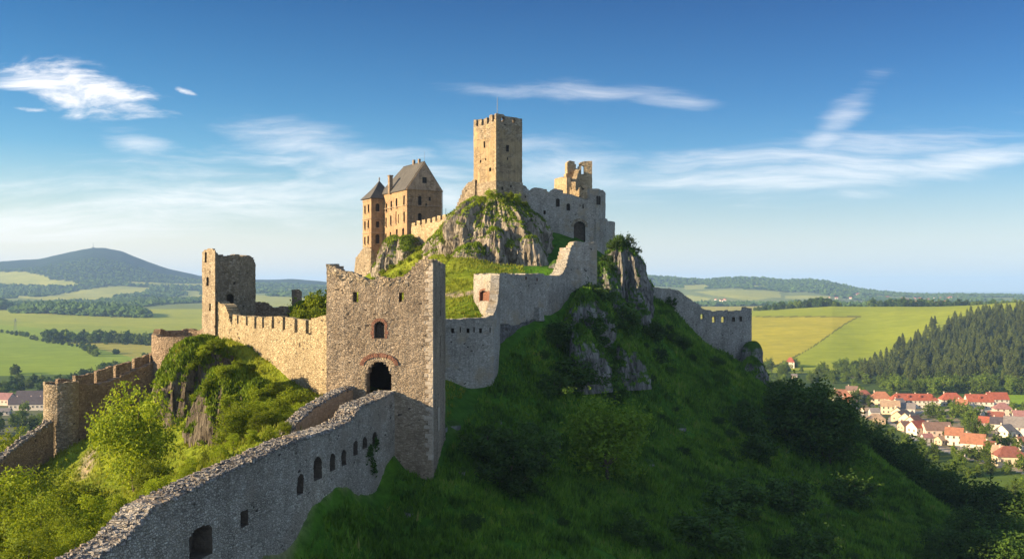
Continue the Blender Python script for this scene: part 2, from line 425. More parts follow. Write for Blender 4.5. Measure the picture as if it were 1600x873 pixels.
def valley_mat():
    m, nt = new_mat('valley_ground')
    tc = nt.n('ShaderNodeTexCoord')
    at = nt.n('ShaderNodeAttribute', {'attribute_name': 'cover'})
    a = nt.noise((tc, 'Object'), .004, 6.0, .62); b = nt.noise((tc, 'Object'), .05, 5.0, .7)
    s = nt.noise(nt.n('ShaderNodeMapping', None, Vector=(tc, 'Object'), Rotation=(0, 0, R(24)), Scale=(.012, .16, .05)), 1.0, 3.0, .6)
    col = nt.mix(.6, (at, 'Color'), nt.ramp(a, [(.3, (.75, .8, .8)), (.7, (1.25, 1.15, 1.1))]), 'MULTIPLY')
    col = nt.mix(.5, col, nt.ramp(b, [(.3, (.72, .74, .7)), (.7, (1.25, 1.22, 1.2))]), 'MULTIPLY')
    col = nt.mix(.45, col, nt.ramp(s, [(.35, (.78, .78, .75)), (.65, (1.2, 1.17, 1.1))]), 'MULTIPLY')
    return finish(m, nt, col, .95, nt.math('ADD', b, s), 1.0, .6, spec=.05)
M['valley'] = valley_mat()

def rockmat(name, tones, grass=(.075, .10, .014), lo=.50, hi=.72):
    m, nt = new_mat(name)
    tc = nt.n('ShaderNodeTexCoord'); g = nt.n('ShaderNodeNewGeometry')
    v = nt.scale((tc, 'Object'), (1, 1, .28))
    cr = nt.noise(v, .95, 8.0, .66, .7)
    cr2 = nt.noise(v, 5.0, 5.0, .7, .3)
    vo = nt.n('ShaderNodeTexVoronoi', {'feature': 'DISTANCE_TO_EDGE'}, Vector=nt.n('ShaderNodeVectorMath', {'operation': 'MULTIPLY_ADD'}, i0=(cr, 'Color'), i1=(1.3, 1.3, 1.0), i2=v), Scale=.8)
    col = nt.ramp(cr, [(.27, tones[0]), (.46, tones[1]), (.60, tones[2]), (.78, tones[3])])
    col = nt.mix(.8, col, nt.ramp(cr2, [(.28, (.55, .53, .50)), (.68, (1.2, 1.2, 1.2))]), 'MULTIPLY')
    crack = nt.mapr((vo, 'Distance'), 0.0, .04, .6, 0.0)
    col = nt.mix(crack, col, tuple(c * .3 for c in tones[0]))
    col = nt.mix(.5, col, nt.ramp(nt.noise((tc, 'Object'), .35, 4.0, .6), [(.3, (.72, .66, .58)), (.6, (1.1, 1.1, 1.1))]), 'MULTIPLY')
    sep = nt.n('ShaderNodeSeparateXYZ', None, Vector=(g, 'True Normal'))
    gn = nt.noise((tc, 'Object'), 1.1, 5.0, .65)
    up = nt.math('ADD', (sep, 2), nt.math('MULTIPLY', nt.math('SUBTRACT', gn, .5), .6))
    gf = nt.mapr(up, lo, hi)
    gc = nt.mix(.9, grass, nt.ramp(gn, [(.3, (.6, .7, .6)), (.7, (1.5, 1.3, 1.2))]), 'MULTIPLY')
    col = nt.mix(gf, col, gc)
    h = nt.math('ADD', nt.math('MULTIPLY', cr, 1.2), nt.math('MULTIPLY', cr2, .5))
    h = nt.math('SUBTRACT', h, nt.math('MULTIPLY', crack, .6))
    return finish(m, nt, col, .95, h, .6, 1.0, spec=.1)
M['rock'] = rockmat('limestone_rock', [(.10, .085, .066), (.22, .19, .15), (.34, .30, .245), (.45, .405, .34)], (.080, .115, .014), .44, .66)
M['rock_dark'] = rockmat('dark_rock', [(.045, .038, .030), (.10, .085, .065), (.17, .145, .11), (.28, .235, .175)], (.11, .14, .014), .36, .60)
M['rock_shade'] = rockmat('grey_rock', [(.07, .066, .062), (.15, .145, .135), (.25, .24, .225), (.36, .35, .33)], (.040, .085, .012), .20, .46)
# ------------------------------------------------------------------ castle hill
_pp = [  # (column, row, distance) of ground seen in the photograph
    (480,873,75),(630,752,96),(600,790,91),(560,826,86),(676,728,94.5),(698,694,105),(715,655,113),(715,600,124),(778,592,127),(790,562,131),
    (800,540,135),(840,505,141),(880,484,148),(935,447,153),
    (700,873,82),(900,873,90),(1100,873,100),(1300,873,112),(1480,873,128),(760,760,97),(900,760,108),(1050,760,122),(1200,760,138),
    (1330,762,152),(850,640,126),(950,640,138),(1080,640,158),(1180,640,173),(1250,700,161),(1000,540,166),(1060,540,179),(1110,547,200),
    (1045,482,196),(1000,452,191),(1150,562,205),(1190,605,201),(1000,610,151),(1330,690,166),(1205,607,197),(1420,775,150),(1530,873,138),
    (720,490,138),(720,462,146),(720,430,156),(720,402,164),(800,425,168),(860,420,168),(872,372,183),(905,378,187),(840,360,184),
    (600,428,200),(566,432,206),(640,388,197),(660,382,192),(620,425,184),(640,436,170),(600,446,168),(690,372,190),(560,440,212)]
_pw = [  # ground the photograph does not show: (x, y, z)
    (-3,187,14),(2,186,13),(16,191,9.5),(18,194,7),(6,200,10),(25,190,-1),(27,180,-4),(-12,205,9),(-22,210,6),(-20,235,0),(0,232,2),(20,232,-4),
    (-40,222,-8),(-30,262,-18),(10,272,-24),(-50,210,-20),
    (-30,126,-6),(-25,118,-7),(-15,118,-9),(-14,130,-7),(-6,132,-8),(-28,140,-4.5),(-40,146,-5.5),(-33,155,-3.5),(-20,150,-2),(-13,101,-11.2),
    (-41,123,-7.5),(-34,116,-9.2),(-29.5,112,-10.3),(-24,107,-11.6),(-20,100,-12.6),
    (-13.5,95,-11.3),(-15.5,86,-12.8),(-17.5,77,-14.2),(-19.5,68,-15.6),(-21.5,58,-17.5),(-24,46,-20),
    (-24,95,-15.5),(-28,90,-16.5),(-33,97,-17.6),(-36,104,-17.4),(-43,108,-18.2),(-29,96,-16.8),(-49,122,-17),(-55,121,-19.4),(-52,132,-16.5),(-50,108,-20.5),(-49,114,-18.8),
    (-63,124,-25),(-62,106,-27),(-80,122,-40),(-60,148,-24),(-78,160,-42),(-46,158,-16),(-56,186,-30),(-30,78,-18.8),(-36,62,-23),(-45,86,-22),
    (-50,62,-29),(-70,80,-41),(-70,50,-48),(-100,100,-66),(-100,160,-66),(-100,40,-72),(-110,220,-80),(-60,250,-50),(-60,330,-85),(0,330,-60),
    (75,200,-42),(92,170,-54),(62,232,-34),(90,252,-58),(112,130,-66),(135,180,-84),(135,90,-84),(135,260,-86),(60,60,-50),(100,50,-70),
    (0,48,-30),(-11.6,86,-20.4),(-13.4,79,-21.4),(-10.2,91,-19.6),(-15.6,71,-23),(-17.5,64,-25),(-19,54,-27),(-13.5,72,-23.5),(-20,44,-30),(30,58,-39),(30,80,-34),(-5,66,-24.5),(60,300,-70),(40,262,-40),(0,20,-38),(-40,20,-42)]
_C = np.array([P3(*p) for p in _pp] + _pw)
def _phi(a, b):
    return np.sqrt(((a[:, None, :2] - b[None, :, :2]) ** 2).sum(-1) + 16.0)
_n = len(_C)
_A = np.zeros((_n + 3, _n + 3)); _A[:_n, :_n] = _phi(_C, _C) - np.eye(_n) * 0.5
_A[:_n, _n] = 1; _A[:_n, _n + 1:] = _C[:, :2]; _A[_n:, :_n] = _A[:_n, _n:].T
_w = np.linalg.solve(_A, np.r_[_C[:, 2], 0, 0, 0])
HX0, HX1, HY0, HY1 = -150.0, 180.0, 12.0, 380.0
def hill0(x, y):
    x = np.asarray(x, float); y = np.asarray(y, float); q = np.c_[x.ravel(), y.ravel()]
    out = np.empty(len(q))
    for i in range(0, len(q), 20000):
        c = q[i:i + 20000]; out[i:i + 20000] = _phi(c, _C) @ _w[:_n] + _w[_n] + c @ _w[_n + 1:]
    return out.reshape(x.shape)
def hill(x, y):
    z = hill0(x, y)
    z = z + 0.85 * fbm(np.asarray(x) / 8.0, np.asarray(y) / 8.0, 0, 3, 3) + .35 * fbm(np.asarray(x) / 3.0, np.asarray(y) / 3.0, 0, 6, 2) + 0.16 * fbm(np.asarray(x) / 1.6, np.asarray(y) / 1.6, 0, 9, 2)
    e = np.minimum(np.minimum(np.asarray(x) - HX0, HX1 - np.asarray(x)), np.minimum(np.asarray(y) - HY0, HY1 - np.asarray(y)))
    k = sstep(0, 30, e)
    return z * k + (-112.0) * (1 - k)

def build_hill():
    xs = np.concatenate([np.arange(HX0, -75, 2.0), np.arange(-75, 80, 0.75), np.arange(80, HX1 + 1, 2.0)])
    ys = np.concatenate([np.arange(HY0, 40, 2.0), np.arange(40, 215, 0.8), np.arange(215, HY1 + 1, 2.5)])
    gx, gy = np.meshgrid(xs, ys); gz = hill(gx, gy)
    nx, ny = len(xs), len(ys)
    idx = np.arange(nx * ny).reshape(ny, nx)
    q = np.c_[idx[:-1, :-1].ravel(), idx[:-1, 1:].ravel(), idx[1:, 1:].ravel(), idx[1:, :-1].ravel()]
    x, y = gx.ravel(), gy.ravel()
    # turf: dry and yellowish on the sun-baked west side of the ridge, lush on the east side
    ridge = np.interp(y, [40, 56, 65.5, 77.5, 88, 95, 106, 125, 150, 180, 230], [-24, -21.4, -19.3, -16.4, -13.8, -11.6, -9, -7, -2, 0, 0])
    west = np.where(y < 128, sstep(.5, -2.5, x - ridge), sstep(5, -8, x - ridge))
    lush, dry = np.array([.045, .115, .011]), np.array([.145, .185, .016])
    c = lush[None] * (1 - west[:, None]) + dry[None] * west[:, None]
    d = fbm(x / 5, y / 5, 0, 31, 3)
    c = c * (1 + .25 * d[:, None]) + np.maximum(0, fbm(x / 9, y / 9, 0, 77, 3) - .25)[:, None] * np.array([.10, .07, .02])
    # two trodden paths: below the lower round tower and across the grass behind the gatehouse
    def path(pts, w):
        nonlocal c
        P = np.array(pts, float); best = np.full(len(x), 1e9)
        for a, b in zip(P[:-1], P[1:]):
            t = np.clip(((x - a[0]) * (b[0] - a[0]) + (y - a[1]) * (b[1] - a[1])) / ((b - a) ** 2).sum(), 0, 1)
            best = np.minimum(best, np.hypot(x - a[0] - t * (b[0] - a[0]), y - a[1] - t * (b[1] - a[1])))
        k = sstep(w, w * .4, best + .4 * fbm(x / 2, y / 2, 0, 5, 2))[:, None]
        c = c * (1 - k) + np.array([.30, .25, .18]) * k
    path([(-52, 127), (-50, 122), (-50.5, 116), (-49, 111), (-47, 106)], .9)
    path([(-20, 148), (-12, 146), (-6, 145), (-2, 147)], 1.1)
    path([(-12.7, 99), (-15.5, 86), (-19.5, 68), (-22, 52)], 1.6)
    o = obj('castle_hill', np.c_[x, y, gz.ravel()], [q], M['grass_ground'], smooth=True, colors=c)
    return kind(o, 'structure')
build_hill()

# ------------------------------------------------------------------ valley, fields and far hills
ZV = -92.0
_ridL = ([-900,-300,0,60,110,130,145,165,190,230,270,310,340,400,450,500,560,620,700], [440,425,412,406,393,388.5,387,389,395,411,424,432,436,437.5,438,441,446,452,458])
_ridR = ([900,960,1005,1040,1060,1100,1150,1180,1230,1262,1290,1310,1335,1360,1400,1450], [436,432,430,434,436,438,436,437,440,438.5,441,446,451,455,459,462])
def valley(x, y):
    x = np.asarray(x, float); y = np.asarray(y, float)
    yy = np.maximum(y, 60.0); px = 800 + F * x / yy; r = np.hypot(x, y)
    z = np.full_like(x, ZV)
    # left: the land rises gently towards the mountain
    L = np.interp(y, [0,900,1400,2000,2600,3000,3600,4300,5200,60000], [ZV,ZV,-88,-76,-60,-52,-44,-25,-12,-40])
    z = np.where(px < 760, L, z)
    wl = sstep(900, 620, px)
    z = ZV * (1 - wl) + L * wl
    # right: rounded field hill and the wooded hill beside it
    crest = np.interp(px, [850,1000,1175,1300,1400,1530,1700,2200], [-58,-48,-38,-28.5,-31,-43,-52,-70])
    wr = sstep(760, 960, px)
    f = np.sin(np.clip((y - 1130) / 640.0, 0, 1) * math.pi / 2) ** 1.25
    back = sstep(1800, 2700, y)
    fz = ZV + (crest - ZV) * f
    fz = fz * (1 - back) + (-50.0) * back
    fz = fz * (1 - sstep(2800, 5000, y)) + (-62.0) * sstep(2800, 5000, y)
    z = z * (1 - wr) + fz * wr
    z = z + 38.0 * sstep(1330, 1640, px) * sstep(900, 1330, y) * (1 - sstep(1500, 2100, y))
    # mountain on the left, ridge on the right
    hl = (HZ - np.interp(px, *_ridL)) / F * 7000.0
    g = sstep(4500, 7000, y) * (1 - sstep(7000, 10500, y))
    z = z + (hl - np.interp(y, [0, 5200, 60000], [0, -12, -40])) * g * wl
    hr = (HZ - np.interp(px, *_ridR)) / F * 6200.0
    g2 = sstep(3700, 6200, y) * (1 - sstep(6200, 9000, y))
    z = z + (hr + 62.0) * g2 * wr
    far = sstep(9500, 14000, y)
    z = z + far * (22 + 55 * fbm(x / 6000., y / 4000., 0, 41, 3))
    amp = np.interp(y, [0, 1000, 3000, 5000, 7000, 20000], [.5, 1.2, 6, 22, 20, 10])
    z = z + amp * fbm(x / 520., y / 520., 0, 12, 4) * np.where(y > 2200, 1, .8)
    return z

def inpoly(px, py, poly):
    ins = np.zeros(px.shape, bool); n = len(poly)
    for i in range(n):
        x1, y1 = poly[i]; x2, y2 = poly[(i + 1) % n]
        c = ((y1 > py) != (y2 > py)) & (px < (x2 - x1) * (py - y1) / ((y2 - y1) + 1e-12) + x1)
        ins ^= c
    return ins

WOODPTS = None
def build_valley():
    global WOODPTS
    pxs = np.concatenate([np.linspace(-5200, -80, 120), np.arange(-72, 720, 2.6), np.arange(720, 1010, 8), np.arange(1010, 1680, 2.2), np.linspace(1690, 6800, 120)])
    ys = np.concatenate([np.geomspace(25, 330, 24)[:-1], np.geomspace(330, 9500, 400)[:-1], np.geomspace(9500, 60000, 50)])
    gp, gy = np.meshgrid(pxs, ys); gx = (gp - 800) / F * gy
    gz = valley(gx, gy)
    nx, ny = len(pxs), len(ys)
    idx = np.arange(nx * ny).reshape(ny, nx)
    q = np.c_[idx[:-1, :-1].ravel(), idx[:-1, 1:].ravel(), idx[1:, 1:].ravel(), idx[1:, :-1].ravel()]
    x, y, z, px = gx.ravel(), gy.ravel(), gz.ravel(), gp.ravel()
    py = HZ - z / y * F
    wob = 6 * fbm(x / 300, y / 300, 0, 51, 3)
    A = lambda *c: np.array(c)
    c = np.tile(A(.085, .13, .022), (len(x), 1))
    def put(mask, col, soft=None):
        k = mask.astype(float)[:, None] if soft is None else soft[:, None]
        c[:] = c * (1 - k) + np.array(col) * k
    far_n = fbm(x / 700, y / 900, 0, 61, 4)
    # far country: woods with open fields between them
    put(y > 2600, (.022, .036, .016))
    put((y > 2600) & (y < 5200) & (far_n > .02), (.135, .165, .05))
    put((y > 9300) & (fbm(x / 1500, y / 2500, 0, 62, 3) > .05), (.13, .15, .06))
    put((y > 5200) & (y < 9300), (.012, .026, .020))
    wig = 2.0 * fbm(x / 260, y / 260, 0, 88, 3)
    pw, qw = px + 3 * wig, py + wig
    for poly in ([(-40,424),(38,424),(75,432),(80,437),(123,440),(120,446),(60,447),(0,444),(-40,446)],
                 [(-40,460),(60,463),(120,456),(160,449),(195,447),(247,452),(200,463),(150,468),(70,468)],
                 [(200,441),(316,443),(316,447),(210,445)], [(280,453),(316,455),(316,466),(292,463)],
                 [(375,461),(520,465),(520,480),(375,480)],
                 [(1085,455),(1140,452),(1218,455),(1222,466),(1170,469),(1120,463)], [(1063,447),(1105,445),(1110,450),(1070,452)],
                 [(1070,460),(1110,466),(1100,474),(1060,474)], [(1150,447),(1200,446),(1190,450)], [(1225,461),(1300,463),(1290,468),(1230,468)]):
        put(inpoly(pw, qw, poly) & (y > 2500), (.25, .26, .06))
    put((y > 1950) & (y < 3400) & (px > 1040) & (px < 1260), (.26, .24, .05))
    put((y > 2900) & (y < 4600) & (px > 1300) & (far_n > -.1), (.10, .12, .05))
    put((y > 3000) & (y < 3500) & (px > 1480), (.24, .21, .10))
    # left fields
    lf = (px < 700) & (y < 2900)
    n1 = fbm(x / 90, y / 260, 0, 71, 3)
    put(lf & (py > 512 + .085 * (px - 60) + wob * .2), (.170, .235, .024))
    put(lf & (py <= 512 + .085 * (px - 60) + wob * .2), (.230, .255, .030))
    put(lf & (py <= 512 + .085 * (px - 60)) & (py > 500 + .05 * px + 3 * n1), (.195, .235, .028))
    put(lf & inpoly(px, py, [(80,527),(150,533),(250,540),(330,546),(330,572),(215,560),(170,549),(120,538)]), (.25, .235, .045))
    put(lf & (y < 1020 + 25 * wob), (.06, .095, .020))
    # right fields: ripe strip and green strip divided by a track
    rf = (px > 1000) & (y > 1090) & (y < 2000)
    put(rf, (.215, .25, .022))
    bx = np.interp(py, [494.6, 506, 526, 543.6, 558, 575], [1342, 1320, 1292, 1267, 1240, 1205])
    put(rf & (px < bx) & (py > 494.2), (.288, .262, .029))
    put(rf & (np.abs(px - bx) < 1.6) & (py > 494.2), (.07, .075, .02))
    put((px > 1180) & (px < 1345) & (np.abs(py - 494.4) < 1.0) & rf, (.12, .125, .02))
    put((px > 1400) & (y > 930) & (px > 1462 - (py - 522) * 1.75) & (py < 600) & (y < 1400), (.030, .040, .014))
    # village ground, yards, a bright meadow at the right edge
    vg = (px > 1150) & (y > 480) & (y < 1090)
    put(vg, (.055, .085, .018))
    yards = vg & (inpoly(px, py, [(1345,630),(1420,622),(1500,655),(1620,690),(1620,740),(1500,715),(1400,665)]))
    put(yards, (.21, .175, .12)); put(yards & (fbm(x / 9, y / 12, 0, 91, 3) > .05), (.07, .09, .022))
    for lane in ([(1348,648),(1385,656),(1405,668),(1425,684),(1460,697),(1500,712),(1545,724),(1620,742)], [(1385,656),(1412,648),(1450,641),(1500,640),(1560,642),(1620,648)], [(1460,697),(1490,684),(1530,690),(1560,694),(1620,690)]):
        for (xa, ya), (xb, yb) in zip(lane[:-1], lane[1:]):
            t = np.clip(((px - xa) * (xb - xa) + (py - ya) * (yb - ya)) / ((xb - xa) ** 2 + (yb - ya) ** 2), 0, 1)
            put(vg & (np.hypot((px - xa - t * (xb - xa)) * .7, py - ya - t * (yb - ya)) < 2.0), (.30, .27, .23))
    put(inpoly(px, py, [(1330,582),(1346,582),(1348,590),(1330,590)]), (.40, .34, .24))
    put(inpoly(px, py, [(1572,610),(1620,606),(1620,632),(1580,630)]), (.16, .25, .02))
    put((px < 200) & (y > 560) & (y < 800), (.10, .11, .06))
    o = obj('valley_ground', np.c_[x, y, z], [q], M['valley'], smooth=True, colors=c)
    kind(o, 'structure')
    dark = (c[:, 1] < .05) & (y > 2300) & (y < 6000) & (px > -60) & (px < 1660)
    WOODPTS = np.c_[x, y, z][dark]
build_valley()
# ------------------------------------------------------------------ ruined masonry builder
class Path:
    """a wall line on plan; the finished face is on the right hand side of its direction"""
    def __init__(s, nodes, closed=False, pix=True):
        s.P = np.array([(X(a, b), b) for a, b in nodes] if pix else nodes, float); s.closed = closed
        Q = np.vstack([s.P, s.P[:1]]) if closed else s.P
        s.Q = Q; d = np.diff(Q, axis=0); s.L = np.hypot(d[:, 0], d[:, 1]); s.D = d / s.L[:, None]
        s.S = np.r_[0, np.cumsum(s.L)]; s.len = s.S[-1]
    def s(s, seg, px):
        u = (px - 800.0) / F; a = s.Q[seg]; d = s.D[seg]
        return s.S[seg] + (u * a[1] - a[0]) / (d[0] - u * d[1])
    def at(s, ss):
        ss = np.asarray(ss, float); return np.stack([np.interp(ss, s.S, s.Q[:, 0]), np.interp(ss, s.S, s.Q[:, 1])], -1)
    def z(s, seg, px, py):
        return Z(py, s.at(s.s(seg, px))[1])
    def offset(s, t):
        """the nodes moved t to the left (into the wall), mitred"""
        N = np.c_[-s.D[:, 1], s.D[:, 0]]; n = len(s.Q); out = np.zeros((n, 2))
        for i in range(n):
            if s.closed: a, b = N[(i - 1) % len(N)], N[i % len(N)]
            else: a, b = N[max(i - 1, 0)], N[min(i, len(N) - 1)]
            m = a + b; m /= np.linalg.norm(m); out[i] = s.Q[i] + m * t / max(.35, m @ a)
        return out
    def tops(s, pts):
        r = sorted((s.s(a, b), s.z(a, b, c)) for a, b, c in pts); return np.array(r)

def hole(path, seg, px0, px1, py0, py1, arch=False, depth=None, pos=None):
    s0, s1 = path.s(seg, px0), path.s(seg, px1); m = (px0 + px1) / 2
    return dict(s0=min(s0, s1), s1=max(s0, s1), z0=path.z(seg, m, py1), z1=path.z(seg, m, py0), arch=arch, depth=depth)

def grid_lines(a, b, cell, marks):
    base = list(np.linspace(a, b, max(2, int(round((b - a) / cell)) + 1)))
    marks = sorted(set(round(m, 4) for m in marks if a < m < b))
    keep = [v for v in base if all(abs(v - m) > cell * .33 for m in marks) or v in (base[0], base[-1])]
    allv = sorted(keep + marks); out = [allv[0]]
    for v in allv[1:]:
        if v - out[-1] > 1e-3: out.append(v)
    return np.array(out)

def masonry(name, path, thick, top, mat, bot=None, holes=(), cell=.3, jag=.25, jit=.05, seed=1, parent=None, bury=1.2,
            batter=0.0, crenels=None, crest=None, notag=False, grout=None, loc=None, inner=None):
    """top / bot: arrays of (s, z) or numbers; bot None = follows the hill.  crenels: list of (s0, s1, depth)."""
    rs = np.random.default_rng(seed)
    topf = (lambda s: np.interp(s, top[:, 0], top[:, 1])) if not np.isscalar(top) else (lambda s: np.full(np.shape(s), float(top)))
    if bot is None:
        back = path.offset(thick)
        def botf(s):
            p = path.at(s); q = np.stack([np.interp(s, path.S, back[:, 0]), np.interp(s, path.S, back[:, 1])], -1)
            return np.minimum(hill(p[..., 0], p[..., 1]), hill(q[..., 0], q[..., 1])) - bury
    elif np.isscalar(bot): botf = lambda s: np.full(np.shape(s), float(bot))
    else: botf = lambda s: np.interp(s, bot[:, 0], bot[:, 1])
    holes = list(holes); crenels = crenels or []
    smarks, zmarks = list(path.S), []
    for h in holes:
        smarks += [h['s0'], h['s1']]; zmarks += [h['z0'], h['z1']]
        if h['arch']:
            w = h['s1'] - h['s0']; rise = w / 2 * (1.0 if h['arch'] is True else h['arch'])
            smarks += [h['s0'] + w * k for k in (.07, .2, .35, .5, .65, .8, .93)]
            zmarks += [h['z1'] - rise * k for k in (1., .75, .5, .3, .12)]
    for a, b, d in crenels: smarks += [a, b]
    S = grid_lines(0, path.len, cell, smarks)
    sc = (S[1:] + S[:-1]) / 2
    tc = topf(sc) + jag * (1.1 * fbm(sc / 1.1 + seed * 7, 0, seed, seed, 2) + .9 * fbm(sc / 3.3, seed * 3.1, 0, seed + 5, 2)) + jag * .5 * (rs.random(len(sc)) - .5)
    for a, b, d in crenels: tc = np.where((sc > a) & (sc < b), topf(sc) - d + .06 * (rs.random(len(sc)) - .5), tc)
    bc = botf(sc)
    zb, zt = float(bc.min()), float(tc.max())
    Zl = grid_lines(zb, zt + .01, cell, zmarks)
    zc = (Zl[1:] + Zl[:-1]) / 2
    ns, nz = len(sc), len(zc)
    dz = np.diff(Zl)
    st = ((Zl[:-1] + dz * .25)[None, :] < tc[:, None]) & ((Zl[1:])[None, :] > bc[:, None])
    st = st.astype(int); dep = np.zeros((ns, nz))
    for h in holes:
        a = (sc > h['s0']) & (sc < h['s1']); b = (zc > h['z0']) & (zc < h['z1']); mm = a[:, None] & b[None, :]
        if h['arch']:
            w = (h['s1'] - h['s0']) / 2; k = 1.0 if h['arch'] is True else h['arch']; cz = h['z1'] - w * k
            rr = ((sc[:, None] - (h['s0'] + w)) / w) ** 2 + ((zc[None, :] - cz) / (w * k)) ** 2
            mm &= (zc[None, :] < cz) | (rr < 1.03)
        if h['depth'] is None: st[mm] = 0
        else: st[mm & (st > 0)] = 2; dep[mm] = h['depth']
    # vertices: front, back (and a middle sheet for blind recesses)
    front, back = path.Q, path.offset(thick)
    def backpos(ss):
        # square to the face, clamped to the mitres at the corners
        i = np.clip(np.searchsorted(path.S, ss, side='right') - 1, 0, len(path.L) - 1)
        f = front[i] + path.D[i] * (ss - path.S[i])[:, None]; A, B = back[i], back[i + 1]; e = B - A; l = np.linalg.norm(e, axis=1)
        t = ((f - A) * e).sum(1) / np.maximum(l, 1e-6) ** 2; t = np.clip(t, 0, 1)
        t = np.where(np.abs(ss - path.S[i]) < 1e-6, 0, t); t = np.where(np.abs(ss - path.S[i + 1]) < 1e-6, 1, t)
        return A + e * t[:, None]
    def sheet(k, jseed, amp):
        f = np.stack([np.interp(S, path.S, front[:, 0]), np.interp(S, path.S, front[:, 1])], -1)
        b = backpos(S)
        n = f - b; n /= np.linalg.norm(n, axis=1)[:, None]
        p = f * (1 - k) + b * k
        Tt = np.full(ns + 1, -1e9); Tt[:-1] = np.maximum(Tt[:-1], tc); Tt[1:] = np.maximum(Tt[1:], tc)
        if path.closed: Tt[0] = Tt[-1] = max(Tt[0], Tt[-1])
        zz = np.minimum(Zl[None, :], Tt[:, None] + (.10 * (rs.random(ns + 1) - .5))[:, None])
        sgrid = np.repeat(S[:, None], nz + 1, 1)
        if path.closed: sgrid[-1] = S[0]
        o = amp * (1.2 * fbm(sgrid / 1.3, zz / 1.3, jseed, jseed, 3)) + amp * .9 * (_h(np.round(sgrid * 50), np.round(zz * 50), np.zeros_like(zz), jseed) - .5)
        o = o + batter * np.maximum(0, zt - zz) * (1 if k == 0 else 0)
        along = .4 * amp * (_h(np.round(sgrid * 50), np.round(zz * 50), np.ones_like(zz), jseed + 3) - .5)
        d = np.c_[-n[:, 1], n[:, 0]]
        P = np.zeros((ns + 1, nz + 1, 3))
        P[..., :2] = p[:, None, :] + n[:, None, :] * o[..., None] + d[:, None, :] * along[..., None]
        P[..., 2] = zz + .35 * amp * (_h(np.round(sgrid * 50), np.round(zz * 50), np.full_like(zz, 2), jseed + 3) - .5)
        return P
    md = max([h['depth'] for h in holes if h['depth']] + [0.3]) / thick
    VS = [sheet(0, seed + 11, jit), sheet(min(.9, md), seed + 23, jit), sheet(1, seed + 37, jit)]
    nv = (ns + 1) * (nz + 1)
    V = np.concatenate([v.reshape(-1, 3) for v in VS])
    def vid(l, i, j):
        if path.closed: i = i % ns
        return l * nv + i * (nz + 1) + j
    q = []; mi = []
    I, J = np.nonzero(st)
    def nb(i, j):
        if path.closed: i = i % ns
        if i < 0 or i >= ns or j < 0 or j >= nz: return 0
        return st[i, j]
    for i, j in zip(I, J):
        s_ = st[i, j]; L = 0 if s_ == 1 else 1
        a, b, c, d = (i, j), (i + 1, j), (i + 1, j + 1), (i, j + 1)
        q.append([vid(L, *a), vid(L, *b), vid(L, *c), vid(L, *d)]); mi.append(L)
        q.append([vid(2, *d), vid(2, *c), vid(2, *b), vid(2, *a)]); mi.append(0)
        for (u, v), (di, dj) in (((a, b), (0, -1)), ((b, c), (1, 0)), ((c, d), (0, 1)), ((d, a), (-1, 0))):
            o_ = nb(i + di, j + dj)
            if o_ == 0: q.append([vid(L, *v), vid(L, *u), vid(2, *u), vid(2, *v)]); mi.append(0)
            elif o_ == 2 and s_ == 1: q.append([vid(0, *v), vid(0, *u), vid(1, *u), vid(1, *v)]); mi.append(1)
    q = np.array(q)
    used = np.unique(q); remap = np.full(len(V), -1); remap[used] = np.arange(len(used))
    return obj(name, V[used], [remap[q]], [mat, inner or M['recess_shade']], parent, loc, midx=mi)

def lay_stones(name, path, s0, s1, zf, size, mat, parent, seed=1, thick=1.2, up=.25, rows=3):
    """the broken crest of a wall: loose, tilted rubble stones bedded along its top"""
    rg = np.random.default_rng(seed); mb = MB(); back = path.offset(thick)
    s = s0
    while s < s1:
        f = path.at(s); b = np.array([np.interp(s, path.S, back[:, 0]), np.interp(s, path.S, back[:, 1])])
        for r in range(rows):
            k = (r + .5 + .5 * (rg.random() - .5)) / rows * 1.12 - .06
            c = f * (1 - k) + b * k; sz = size * (.6 + .8 * rg.random())
            a = rg.random() * 6.28
            mb.box((c[0], c[1], float(zf(s)) + up * (rg.random() - .35)), (sz, sz * (.7 + .5 * rg.random()), sz * (.5 + .5 * rg.random())), (math.cos(a), math.sin(a), 0), sz * .38, rg, .8)
        s += size * (.62 + .5 * rg.random())
    return mb.build(name, mat, parent)

